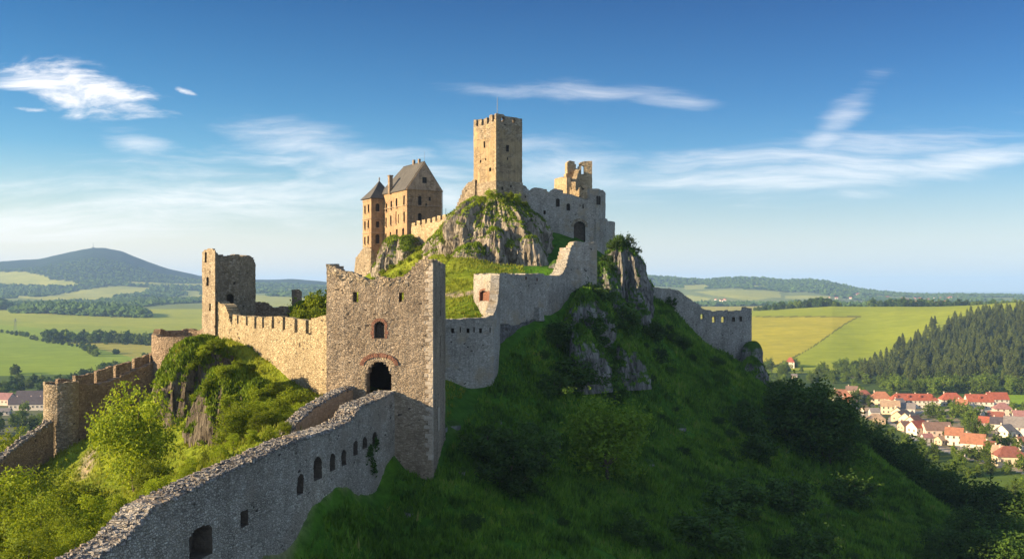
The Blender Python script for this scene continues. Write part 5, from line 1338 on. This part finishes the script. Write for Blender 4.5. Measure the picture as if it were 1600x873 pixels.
east = scatter(150000, -20, 88, 62, 210, lambda x, y: (x > wallx(y) + .3) & (np.abs(x / y) < .62) & (patch(x, y) > -.42))
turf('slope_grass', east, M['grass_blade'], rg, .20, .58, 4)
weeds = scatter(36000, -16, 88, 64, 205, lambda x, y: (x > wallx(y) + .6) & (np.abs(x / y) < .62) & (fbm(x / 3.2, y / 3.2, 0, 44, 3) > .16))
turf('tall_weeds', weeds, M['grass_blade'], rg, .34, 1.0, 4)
for i, (a, b, s) in enumerate([(1288,128,.9),(705,110,.8),(692,108,.6),(720,99,.7),(1235,140,.6),(1120,112,.8),(870,118,.6),(1010,128,.7),(1180,150,.8),(640,90,.6),(780,118,.5),(1060,150,.8)]):
    x = X(a, b); z = float(hill(np.array([x]), np.array([b]))[0])
    crag('boulder', 'small half buried grey boulder in the grass of the shaded slope', x, b, s * 1.3, s, z - .5, z + s * .8, M['rock_shade'], 200 + i, i * 50, 2.2, .3, .1, 30, 16, group='boulders on the shaded slope')
for i in range(70):
    for _ in range(30):
        x, y = RT.uniform(-4, 52), RT.uniform(84, 190)
        if x > float(wallx(y)) + 2.5 and x / y < .36: break
    z = float(hill(np.array([x]), np.array([y]))[0])
    plant('shrub%d' % (i % 2), 'low_shrub', x, y, z - .2, RT.uniform(.7, 1.7), 'low dark shrub scattered in the grass of the shaded slope', 'shrub', 'low shrubs in the slope grass', RT.uniform(1.0, 1.7))
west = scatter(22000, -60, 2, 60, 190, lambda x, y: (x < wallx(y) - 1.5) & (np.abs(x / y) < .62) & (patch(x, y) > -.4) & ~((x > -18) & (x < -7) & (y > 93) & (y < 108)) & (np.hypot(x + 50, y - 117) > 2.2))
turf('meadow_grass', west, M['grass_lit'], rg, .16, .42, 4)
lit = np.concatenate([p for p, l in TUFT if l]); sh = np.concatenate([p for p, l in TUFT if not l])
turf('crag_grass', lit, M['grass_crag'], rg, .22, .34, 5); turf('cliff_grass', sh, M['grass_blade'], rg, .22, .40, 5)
# ------------------------------------------------------------------ valley woods, hedgerows and the conifer plantation
def vz(x, y): return float(valley(np.array([float(x)]), np.array([float(y)]))[0])
def ray(px, py, y0=350., y1=9000.):
    """distance at which the line of sight through a photo point meets the valley ground"""
    ys = np.geomspace(y0, y1, 1400); z = valley((px - 800) / F * ys, ys); s = (HZ - py) / F * ys
    i = np.argmax(z >= s); return float(ys[i]) if (z >= s).any() else float(y1)
def in_valley(key, name, px, py, h, label, cat, group, widen=1.0):
    Y = ray(px, py); x = X(px, Y); return plant(key, name, x, Y, vz(x, Y) - .3, h, label, cat, group, widen)
RV = random.Random(11)
GV = 'trees in the village valley'
spots = []
for i in range(74):     # strip of wood below the ripe field
    a = RV.uniform(1180, 1400); spots.append((a, RV.uniform(572, 604) + max(0, (1260 - a)) * .0, RV.uniform(8, 13), 'round green tree in the wooded strip between field and village', 'trees in the strip below the field'))
for i in range(62):     # trees at the foot of the conifers
    a = RV.uniform(1330, 1640); spots.append((a, RV.uniform(600, 617), RV.uniform(9, 15), 'green broadleaf tree at the foot of the conifer plantation', 'broadleaf trees below the conifers'))
for a, b, h in [(1338,628,13),(1346,622,12),(1352,632,10),(1335,640,9),(1395,607,12),(1452,652,14),(1462,648,13),(1472,660,13),(1478,670,12),(1490,652,14),(1500,648,14),(1512,655,15),(1522,660,15),(1532,652,12),(1510,672,13),(1525,680,14),(1540,682,12),(1555,668,8),
                (1497,640,12),(1484,636,9),(1590,655,12),(1600,645,11),(1582,640,9),(1340,655,9),(1332,662,9),(1348,668,9),(1375,672,8),(1392,684,9),(1415,690,8),(1440,700,9),(1460,712,9),(1500,722,10),(1515,716,10),(1530,722,11),(1548,712,12),(1560,702,12),(1575,700,11),(1590,705,11),(1600,735,12),
                (1475,684,6),(1432,664,6),(1405,650,6),(1370,642,7),(1490,712,8),(1545,730,9),(1575,740,9),(1420,700,8),(1385,660,5),(1360,668,7),(1310,648,10),(1320,656,10)]:
    spots.append((a, b, h * .78, 'green tree growing between the village houses', 'trees among the village houses'))
for i in range(24):
    spots.append((RV.uniform(-30, 100), RV.uniform(655, 712), RV.uniform(9, 14), 'green tree on the flat ground below the outer walls and farm', 'trees below the outer walls'))
for i in range(36):
    spots.append((RV.uniform(1200, 1420), RV.uniform(625, 760), RV.uniform(8, 13), 'green tree on the valley floor close under the castle hill', 'trees under the castle hill'))
for i in range(20):
    t = RV.random(); a = 1345 + 270 * t; b = 668 + 95 * t + RV.uniform(-6, 26)
    spots.append((a, b, RV.uniform(5, 8), 'dark green tree between the hill foot and the village yards', 'trees between hill foot and village'))
for i, (a, b, h, lab, gr) in enumerate(spots):
    in_valley('far%d' % (i % 4), 'village_tree', a, b, h, lab, 'tree', gr, RV.uniform(.85, 1.15))
# conifer plantation on the right hand hill
npl = 0; tries = 0; cells = set()
while npl < 292 and tries < 9000:
    tries += 1
    Y = RV.uniform(930, 1420); px = RV.uniform(1345, 1625); x = X(px, Y); z = vz(x, Y); py = HZ - z / Y * F
    if px < 1440 - (py - 522) * 1.75 + RV.uniform(-10, 10) or py > 600: continue
    cell = (int(x / 8.0), int(Y / 15))
    if cell in cells: continue
    cells.add(cell); npl += 1
    edge = px < 1458 - (py - 522) * 1.75
    plant('conifer%d' % (npl % 4), 'conifer_tree', x, Y, z - .5, RV.uniform(11.5, 18), 'dark conifer at the ragged left edge of the hillside plantation' if edge else ('dark conifer in the front rows of the hillside plantation' if py > 560 else 'dark conifer inside the dense hillside plantation'), 'conifer', 'conifers of the hillside plantation', RV.uniform(1.2, 1.55))
CF = []
for _ in range(9000):
    Y = RV.uniform(930, 1480); px = RV.uniform(1345, 1660); x = X(px, Y); z = vz(x, Y); py = HZ - z / Y * F
    if px < 1456 - (py - 522) * 1.75 or py > 590: continue
    cell = (int(x / 6.5 + .5), int(Y / 11 + .5))
    if cell in cells: continue
    cells.add(cell); CF.append((x, Y, z, RV.uniform(11, 17)))
CF = CF[:420]
_me = PROTO['conifer1'][1]; _v = np.empty(len(_me.vertices) * 3, np.float32); _me.vertices.foreach_get('co', _v); _v = _v.reshape(-1, 3)
_q = np.array([tuple(p.vertices) for p in _me.polygons if len(p.vertices) == 4 and p.material_index == 0])
_q = _q[np.random.default_rng(3).random(len(_q)) < .6]; _u = np.unique(_q); _r = np.full(len(_v), -1); _r[_u] = np.arange(len(_u)); _q = _r[_q]; _v = _v[_u]
VV, FF = [], []
for i, (x, y, z, h) in enumerate(CF):
    s = h / 17.0; t = i * 2.4; VV.append(np.c_[(_v[:, 0] * math.cos(t) - _v[:, 1] * math.sin(t)) * s * 1.4 + x, (_v[:, 0] * math.sin(t) + _v[:, 1] * math.cos(t)) * s * 1.4 + y, _v[:, 2] * s + z]); FF.append(_q + i * len(_v))
kind(obj('plantation_conifer_fill', np.concatenate(VV), [np.concatenate(FF)], M['leaf_conifer']), 'stuff')  # further tree-high conifer crowns between the planted ones, merged into one mesh
# tree lines on the crest of the right field
for i in range(60):
    a = RV.uniform(1178, 1318); b = np.interp(a, [1178, 1245, 1318], [487, 481.5, 479]); Y = 1830 + RV.uniform(-10, 120); x = X(a, Y)
    plant('hedge%d' % (i % 3), 'hedge_tree', x, Y, vz(x, Y) - 1, np.interp(a, [1178, 1230, 1290, 1318], [8, 14, 16, 6]) * RV.uniform(.8, 1.2), 'dark tree of the wood on the left crest of the ripe field', 'tree', 'wood on the left field crest')
for i in range(84):
    a = RV.uniform(1352, 1640) if i > 6 else RV.uniform(1316, 1352); Y = 1900 + RV.uniform(-40, 160); x = X(a, Y)
    plant('hedge%d' % (i % 3), 'hedge_tree', x, Y, vz(x, Y) - 1, (RV.uniform(12, 19) if i > 6 else 6) + (a - 1352) * .010, 'dark tree in the long line behind the right field', 'tree', 'tree line behind the right field')
# hedgerows on the left
def row(n, pts, hs, lab, gr, spread=2.0):
    P = np.array(pts, float)
    for i in range(n):
        t = (i + RV.uniform(.1, .9)) / n; a = np.interp(t, np.linspace(0, 1, len(P)), P[:, 0]); b = np.interp(t, np.linspace(0, 1, len(P)), P[:, 1]) + RV.uniform(-spread, spread) * .5
        Y = ray(a, b, 700, 3500); x = X(a, Y); plant('hedge%d' % RV.randrange(3), 'hedge_tree', x, Y, vz(x, Y) - .8, RV.uniform(*hs) * Y / 1500., lab, 'tree', gr, RV.uniform(.85, 1.15))
row(34, [(72,533),(100,534),(150,535),(200,537),(248,540)], (13, 20), 'dark round tree in the broad tree line across the left fields', 'tree line across the left fields', 4)
row(22, [(0,520),(30,524),(60,532),(90,538),(120,542),(150,547)], (5, 9), 'small tree of the hedge running down the left fields', 'hedge on the left fields', 2)
row(9, [(128,544),(142,550),(150,556)], (10, 14), 'larger tree at the lower end of the hedge', 'trees at the lower end of the hedge', 4)
row(5, [(178,552),(184,553)], (7, 8), 'lone small tree beside the yellow field strip', 'trees beside the yellow strip', 1)
row(3, [(222,556),(232,557)], (6, 7), 'small tree near the round bastion on the fields', 'small trees near the bastion', 1)
row(3, [(20,585),(28,584)], (14, 17), 'dark tree standing out at the edge of the near left field', 'trees at the near field edge', 2)
row(46, [(-20,606),(20,602),(60,600),(110,596),(160,584),(200,574),(235,572)], (9, 15), 'green tree in the wood at the foot of the left fields', 'wood at the foot of the left fields', 12)
row(12, [(-10,620),(12,612),(70,606),(98,604)], (12, 16), 'green tree right behind the white farmhouse', 'trees behind the farmhouse', 6)

# far woods nobody could count: crowns only a few pixels across
def blobs(name, pts, size, mat, rgn):
    base = np.array([(1,0,0),(-1,0,0),(0,1,0),(0,-1,0),(0,0,1),(.7,.7,.5),(-.7,.7,.5),(.7,-.7,.5),(-.7,-.7,.5),(0,0,-.6)], float)
    tri = np.array([(4,5,6),(4,6,8),(4,8,7),(4,7,5),(5,0,7),(6,1,8),(5,2,6),(7,3,8),(5,0,2),(6,2,1),(8,1,3),(7,3,0),(0,2,9),(2,1,9),(1,3,9),(3,0,9)])
    n = len(pts); s = size * (.6 + .8 * rgn.random((n, 1, 1))) * np.where(pts[:, 1] > 5200, .75, 1.0)[:, None, None]
    V = pts[:, None, :] + base[None] * s * np.array([1, 1, .95]) * (1 + .35 * rgn.normal(size=(n, 10, 3)))
    F_ = (tri[None] + (np.arange(n) * 10)[:, None, None]).reshape(-1, 3)
    return kind(obj(name, V.reshape(-1, 3), [F_], mat), 'stuff')
rgn = np.random.default_rng(9)
W = WOODPTS[rgn.choice(len(WOODPTS), min(19000, len(WOODPTS)), replace=False)]
W = W + rgn.normal(size=W.shape) * np.array([12, 12, 0]); W[:, 2] = valley(W[:, 0], W[:, 1]) + 3
blobs('distant_woodland', W, 9.0, M['leaf_dark'], rgn)
pts = []
for i in range(2600):
    a = rgn.uniform(18, 242); t = (a - 18) / 224; Y = 2650 - 250 * t + rgn.uniform(-40, 160)
    if a > 226 + 10 * rgn.random(): continue
    x = X(a, Y); h = np.interp(a, [18, 50, 80, 110, 160, 220, 242], [8, 20, 25, 24, 22, 17, 6]); pts.append((x, Y, vz(x, Y) + h * rgn.random() ** .5 - 2))
for i in range(500):
    a = rgn.uniform(-60, 16); Y = 2900 + rgn.uniform(-30, 150); x = X(a, Y); pts.append((x, Y, vz(x, Y) + 34 * rgn.random() ** .5 * np.interp(a, [-60, 4, 16], [1, .8, .3])))
blobs('wood_belt', np.array(pts), 7.0, M['leaf_dark'], rgn)

# ------------------------------------------------------------------ houses
TILE = {'red': tiles('red_tiles', (.30, .085, .05)), 'orange': tiles('orange_tiles', (.31, .135, .075)), 'rust': tiles('rust_tiles', (.22, .08, .055)), 'tan': tiles('tan_tiles', (.34, .235, .15)),
        'brown': tiles('brown_tiles', (.20, .125, .095)), 'grey': tiles('grey_tiles', (.20, .175, .16)), 'dark': tiles('dark_tiles', (.075, .062, .068)), 'plum': tiles('plum_tiles', (.26, .13, .12))}
WALLM = {'white': simple('white_render', (.54, .48, .40), .12, .6), 'cream': simple('cream_render', (.58, .47, .32), .14, .6), 'tan': simple('tan_render', (.45, .34, .22), .15, .6), 'grey': simple('grey_render', (.42, .39, .36), .15, .6), 'pink': simple('pink_render', (.55, .40, .32), .15, .6)}
def house(label, px, py, w_px, wall, roofc, yaw, depth=8.0, wh=4.2, rh=3.2, hip=False, chimney=True, floors=1, name='house', group='houses of the village', Y=None, length=None, dormers=0):
    """w_px: length of the ridge side in photo pixels"""
    Y = Y or ray(px, py); L = length or w_px / F * Y; x = X(px, Y); z = vz(x, Y)
    root_ = empty(name, (x, Y, z), label, 'house', group, R(yaw))
    l, d = L / 2, depth / 2
    mb = MB(); mb.box((0, 0, wh / 2 - 1), (L, depth, wh + 2))
    if not hip:   # gable walls
        for s in (-1, 1):
            a = s * l; b = s * (l - .25)
            V = [(a, -d, wh), (a, d, wh), (a, 0, wh + rh), (b, -d, wh), (b, d, wh), (b, 0, wh + rh)]
            mb.add(V, [(0, 1, 2), (5, 4, 3), (0, 3, 4, 1), (1, 4, 5, 2), (2, 5, 3, 0)])
    def child(mb, nm, mat, par=root_): return link(bpy.data.objects.new(nm, mb.data(nm, mat)), par)
    child(mb, 'wall', WALLM[wall])
    o = .45; sl = rh / d; hx = min(l * .8, d * .9) if hip else 0
    e = [(-l - o, -d - o, wh - o * sl), (l + o, -d - o, wh - o * sl), (l + o, d + o, wh - o * sl), (-l - o, d + o, wh - o * sl)]
    ra, rb = (-l - o + hx + (0 if hip else 0), 0, wh + rh), (l + o - hx, 0, wh + rh)
    mb = MB(); up = lambda q: [(a, b, c + .12) for a, b, c in q]
    slab(mb, up([e[0], e[1], rb, ra]), .18); slab(mb, up([e[2], e[3], ra, rb]), .18)
    if hip: slab(mb, up([e[1], e[2], rb]), .18); slab(mb, up([e[3], e[0], ra]), .18)
    rf = child(mb, 'roof', TILE[roofc])
    if chimney:
        for t in ([-.3 * L] if L < 20 else [-.35 * L, .05 * L, .32 * L]):
            mb = MB(); mb.box((t, d * .25, wh + rh * .85 + .5), (.7, .7, 1.7)); mb.box((t, d * .25, wh + rh * .85 + 1.4), (.9, .9, .2)); child(mb, 'chimney', WALLM['pink'], rf)
    for k in range(dormers):
        t = (k + .5) / dormers * L - l; mb = MB(); yy = -d * .55; zz = wh + rh * .45
        mb.box((t, yy, zz + .35), (1.5, 1.6, 1.3)); mb.add([(t - .9, yy - .9, zz + 1.0), (t + .9, yy - .9, zz + 1.0), (t, yy - .9, zz + 1.8), (t - .9, yy + 1.5, zz + 1.0), (t + .9, yy + 1.5, zz + 1.0), (t, yy + 1.5, zz + 1.8)], [(0, 1, 2), (5, 4, 3), (1, 4, 5, 2), (0, 2, 5, 3)]); child(mb, 'dormer', TILE[roofc], rf)
    wn = MB(); wn.box((0, 0, 0), (1.05, .12, 1.35)); wme = wn.data('window', M['glass_dark'])
    fr = MB(); fr.box((0, -.07, .72), (1.3, .1, .1)); fr.box((0, -.09, -.74), (1.35, .2, .1)); fr.box((-.58, -.07, 0), (.1, .1, 1.5)); fr.box((.58, -.07, 0), (.1, .1, 1.5)); fr.box((0, -.075, 0), (.07, .06, 1.4)); fme = fr.data('frame', WALLM['white'])
    def win(x_, y_, z_, rz):
        a = bpy.data.objects.new('window', wme); link(a, root_); a.location = (x_, y_, z_); a.rotation_euler = (0, 0, rz)
        b = bpy.data.objects.new('frame', fme); link(b, a)
    nwin = max(2, min(11, int(L / 3.2)))
    for f in range(floors):
        zz = wh * (f + .58) / floors
        for k in range(nwin):
            t = (k + .5) / nwin * L - l
            if f == 0 and k == nwin // 2: continue
            win(t, -d - .02, zz, 0)
        for t in (-d * .45, d * .45): win(-l - .02, t, zz, -math.pi / 2); win(l + .02, t, zz, math.pi / 2)
    t = (nwin // 2 + .5) / nwin * L - l
    mb = MB(); mb.box((t, -d - .02, 1.0), (1.1, .12, 2.1)); dr_ = child(mb, 'door', M['wood'])
    return root_
house('long white terrace with bright red roof and dormers at the back of the village', 1427, 637, 70, 'white', 'red', -6, 10, 6.5, 4.6, True, True, 2, 'terrace', dormers=4)
house('cream house with hipped orange roof left of the long red terrace', 1376, 634, 31, 'cream', 'orange', -14, 11, 6.5, 5, True, True, 2)
house('ochre house with tan roof in front of the hipped orange house', 1391, 646, 27, 'cream', 'tan', -18, 9, 6, 4, False, True, 2)
house('low building with grey roof below the red terrace', 1416, 646, 25, 'grey', 'grey', -22, 10, 4.5, 3.6, False, False)
house('long barn with brown roof stepping down the lane', 1409, 658, 30, 'tan', 'brown', 40, 9, 4.2, 3.4, False, False, name='barn')
house('tan roofed barn beside the long brown barn', 1420, 662, 26, 'cream', 'tan', 42, 9, 4.5, 3.6, False, False, name='barn')
house('house with faded orange roof above the crossroads', 1428, 668, 24, 'pink', 'orange', 40, 9, 4.5, 3.6, False, True)
house('white gabled house with bright red roof beside the brown barn', 1434, 678, 26, 'white', 'red', 24, 9, 5, 3.8, False, True)
house('long low barn with wide dark brown roof', 1463, 680, 40, 'pink', 'brown', -4, 11, 4.2, 4.4, False, True, name='barn')
house('white house with plain orange roof and lit gable', 1491, 694, 25, 'white', 'orange', -28, 9, 6.2, 4, False, True, 2)
house('house with wide orange roof right of the lit gable house', 1521, 703, 34, 'white', 'orange', -32, 11, 4.6, 5, False, True)
house('cream house with rust red roof at the lower right edge', 1577, 727, 42, 'cream', 'rust', -8, 10, 5.5, 4.6, True, True, 1)
house('pale house with red saddle roof right of the terrace', 1486, 634, 33, 'white', 'red', -8, 11, 5.5, 5, True, True, 2)
house('wide white house with red roof under the plantation', 1529, 638, 38, 'white', 'red', -10, 12, 6, 5.2, False, True, 2, dormers=1)
house('white house with red roof at the far right under the plantation', 1557, 634, 30, 'white', 'red', -5, 11, 6, 5, False, True, 2)
house('pink house with plum tiled roof in front of the red roofs', 1566, 648, 25, 'pink', 'plum', -14, 10, 5, 4, True, False, 2)
house('small house with red roof among trees on the right', 1542, 668, 22, 'pink', 'red', -34, 9, 4, 3.6, False, False)
house('house with dark slate roof behind the grey hall', 1562, 670, 26, 'white', 'dark', -30, 10, 4, 4, False, True)
house('house with rusty red roof above the dark slate roof', 1556, 660, 22, 'pink', 'rust', -30, 9, 4, 3.6, False, True)
house('large white hall with pale grey roof at right edge', 1588, 680, 34, 'white', 'grey', -28, 13, 6, 6, False, True, 2)
house('pale house with grey roof and dark chimney below slate roofs', 1571, 682, 20, 'white', 'grey', 30, 9, 4.2, 3.6, False, True)
house('house with broad orange roof peeping out behind the dark trees', 1314, 626, 30, 'white', 'orange', -12, 11, 5, 4.5, True, True)
house('white house with steep orange hipped roof beside dark trees', 1326, 638, 24, 'white', 'orange', -24, 10, 6, 5, True, False, 2)
house('small grey shed roof in the middle of the yards', 1366, 651, 14, 'grey', 'grey', -5, 7, 4, 2.6, False, False, name='shed')
house('low tan cottage in the yards left of the barns', 1368, 661, 26, 'tan', 'tan', -10, 9, 3.6, 3.2, True, False, name='cottage')
house('small tan house with its gable to the lane above the brown barn', 1402, 651, 12, 'cream', 'tan', 60, 8, 4, 3.2, False, True)
house('narrow grey roofed house squeezed behind the ochre house', 1404, 639, 14, 'pink', 'grey', 20, 8, 5, 3.4, False, True)
house('little brown roofed cottage left of the white gabled house', 1413, 672, 14, 'tan', 'brown', 15, 7, 3.4, 2.8, False, True, name='cottage')
house('low outhouse with plum roof in front of the dark barn', 1448, 690, 14, 'grey', 'plum', 0, 6, 3, 2, False, False, name='shed')
house('outhouse with tan roof below the lit gable house', 1470, 694, 12, 'tan', 'tan', 20, 6, 3, 2.2, False, False, name='shed')
house('grey roofed shed beside the wide orange roof', 1500, 712, 13, 'grey', 'grey', -20, 7, 3, 2.2, False, False, name='shed')
house('rust roofed annex right of the wide orange roof', 1547, 708, 16, 'cream', 'rust', -30, 8, 4, 3, False, True)
house('pale house with orange roof between red roofs and terrace end', 1503, 641, 16, 'cream', 'orange', -30, 8, 5, 3.6, False, True)
house('white house with rust roof behind the hipped orange house', 1350, 626, 20, 'white', 'rust', -10, 9, 5, 4, True, True)
house('cream house with brown roof far up the lane on the left', 1331, 618, 17, 'cream', 'brown', -20, 9, 5, 3.6, False, True)
house('plum roofed house at the right edge above the grey hall', 1594, 660, 20, 'white', 'plum', -20, 9, 5, 3.6, False, True)
house('small white house with orange roof at the right edge among trees', 1596, 701, 18, 'white', 'orange', 15, 8, 4, 3.2, False, True)
house('tan roofed house among the trees above the rust red roof', 1560, 715, 15, 'cream', 'tan', -40, 8, 4, 3, False, True)
house('grey roofed cottage in the middle of the valley trees', 1528, 654, 15, 'white', 'grey', -50, 8, 4, 3, False, True, name='cottage')
house('low white shed at the left end of the yards', 1352, 647, 11, 'white', 'tan', 10, 6, 3, 2, False, False, name='shed')
house('lone white house with red roof at the edge of the ripe field', 1235, 574, 12.5, 'white', 'red', -20, 9, 7, 5, True, False, 2, group=None)
house('tiny white shed below the lone house on the field edge', 1241, 591, 8, 'white', 'grey', -10, 5, 3, 1.6, False, False, name='shed', group=None)
GL = 'houses of the farm below the left fields'
house('long white farmhouse with dark roof and row of small windows', 45, 640, 52, 'white', 'dark', 6, 11, 5, 5, False, True, 1, 'farmhouse', GL)
house('dark roofed farm building behind the white farmhouse', 50, 627, 44, 'white', 'dark', 4, 11, 4.5, 4.6, False, False, 1, 'farm_building', GL)
house('farm building with plum roof left of the white farmhouse', 5, 632, 34, 'pink', 'plum', -12, 11, 5, 4.6, False, True, 1, 'farm_building', GL)
house('low white shed in front of the farm', 5, 648, 22, 'white', 'grey', 10, 7, 3, 2, False, False, 1, 'shed', GL)

# far villages: a few pixels each
rgh = np.random.default_rng(21); fv = 0
mw_ = MB(); mw_.box((0, 0, 4), (16, 12, 8)); mr_ = MB(); slab(mr_, [(-9, -7, 7.5), (9, -7, 7.5), (9, 0, 13), (-9, 0, 13)], .4); slab(mr_, [(9, 7, 7.5), (-9, 7, 7.5), (-9, 0, 13), (9, 0, 13)], .4)
wv_, rv_ = np.concatenate(mw_.V), np.concatenate(mr_.V)
fs = [np.array(f) for f in mw_.F.values()] + [np.array(f) + len(wv_) for f in mr_.F.values()]; mi = np.r_[np.zeros(6, int), np.ones(12, int)]
farhouse = mesh_data('far_house', np.vstack([wv_, rv_]), fs, [WALLM['white'], TILE['red']], midx=mi)
for n, (pa_, pb_, ya, yb) in ((72, (1385, 1505, 466, 476)), (7, (1112, 1135, 469, 471)), (14, (1290, 1345, 460, 468))):
    for i in range(n):
        a = rgh.uniform(pa_, pb_); b = rgh.uniform(ya, yb); Y = ray(a, b, 2600, 9000); Y = min(Y, 5200.); x = X(a, Y)
        o = bpy.data.objects.new('far_house', farhouse); link(o); o.location = (x, Y, vz(x, Y)); s = rgh.uniform(.4, .9) * (1 if n > 10 else .8); o.scale = (s, s, s); o.rotation_euler = (0, 0, rgh.uniform(-.6, .6))
        tag(o, {72: 'tiny red roofed house in the distant town on the plain', 7: 'tiny house in the far hamlet behind the spur wall', 14: 'tiny house in a far village under the blue ridge'}[n], 'house', {72: 'houses of the distant town', 7: 'houses of the far hamlet', 14: 'houses under the ridge'}[n])

# ------------------------------------------------------------------ pylon and mast
px_, Yp = 24, None
Yp = ray(24, 519, 700, 4000); x = X(24, Yp); z = vz(x, Yp); H = 22 / F * Yp
py_ = empty('lattice_pylon', (x, Yp, z), 'thin lattice power pylon on the left field', 'pylon')
mb = MB(); b = H * .11
for sx in (-1, 1):
    for sy in (-1, 1): mb.tube([(sx * b, sy * b, -.5), (sx * b * .35, sy * b * .35, H * .72), (sx * .2, sy * .2, H)], [.22, .18, .15], 4)
for i in range(7):
    z0, z1 = H * .9 * i / 7, H * .9 * (i + 1) / 7; w0, w1 = b * (1 - .9 * i / 7 * .95), b * (1 - .9 * (i + 1) / 7 * .95)
    mb.tube([(-w0, -w0, z0), (w1, -w1, z1)], [.12, .12], 4); mb.tube([(w0, -w0, z0), (-w1, -w1, z1)], [.12, .12], 4)
link(bpy.data.objects.new('tower', mb.data('tower', M['metal'])), py_)
for zz, w in ((H * .78, H * .17), (H * .9, H * .14)):
    mb = MB(); mb.tube([(-w, 0, zz), (w, 0, zz)], [.2, .2], 4); mb.tube([(-w, 0, zz), (0, 0, zz + H * .06), (w, 0, zz)], [.12, .12, .12], 4); link(bpy.data.objects.new('crossarm', mb.data('crossarm', M['metal'])), py_)
xm = X(145.5, 7000); zm = vz(xm, 7000)
ms = empty('radio_mast', (xm, 7000, zm), 'slender radio mast on the summit of the blue mountain', 'mast')
mb = MB(); mb.tube([(0, 0, -4), (0, 0, 22), (0, 0, 46)], [2.4, 1.6, .8], 6); link(bpy.data.objects.new('shaft', mb.data('shaft', M['metal'])), ms)
mb = MB(); mb.box((0, 0, 4), (16, 10, 10)); link(bpy.data.objects.new('base_hut', mb.data('base_hut', M['metal'])), ms)

# ivy on the foreground wall
def ivy(px, py, w, h, n, seed):
    rgi = np.random.default_rng(seed); sg = seg_of(nw, px); s = nw.s(sg, px); p = nw.at(s); d = nw.D[sg]; nn = np.array([d[1], -d[0]]); Y = p[1]
    u = rgi.normal(size=n) * w / F * Y * .6; v = rgi.normal(size=n) * h / F * Y * .5; v -= np.abs(u) * .6
    C = np.stack([p[0] + d[0] * u + nn[0] * (.06 + .12 * rgi.random(n)), p[1] + d[1] * u + nn[1] * (.06 + .12 * rgi.random(n)), Z(py, Y) + v], -1)
    V, Fq = leaf_quads(C, np.tile([nn[0], nn[1], .3], (n, 1)), .20, rgi); return V, Fq
Vs, Fs, k = [], [], 0
for args in ((587, 690, 9, 10, 90, 1), (577, 703, 9, 12, 110, 2), (584, 730, 7, 9, 90, 3), (580, 717, 4, 14, 50, 4)):
    V, Fq = ivy(*args); Vs.append(V); Fs.append(Fq + k); k += len(V)
iv = obj('ivy', np.concatenate(Vs), [np.concatenate(Fs)], M['leaf_dark'], n_)

# ------------------------------------------------------------------ air
hz, nt = new_mat('haze')
out = nt.n('ShaderNodeOutputMaterial')
pv = nt.n('ShaderNodeVolumePrincipled', None, Color=(.38, .62, .98), Density=HAZE, Anisotropy=0.0)
hz.node_tree.links.new(pv.outputs[0], out.inputs['Volume'])
mb = MB(); mb.box((0, 15000, 140), (60000, 32000, 560)); hb_ = mb.build('haze', hz); kind(hb_, 'stuff')
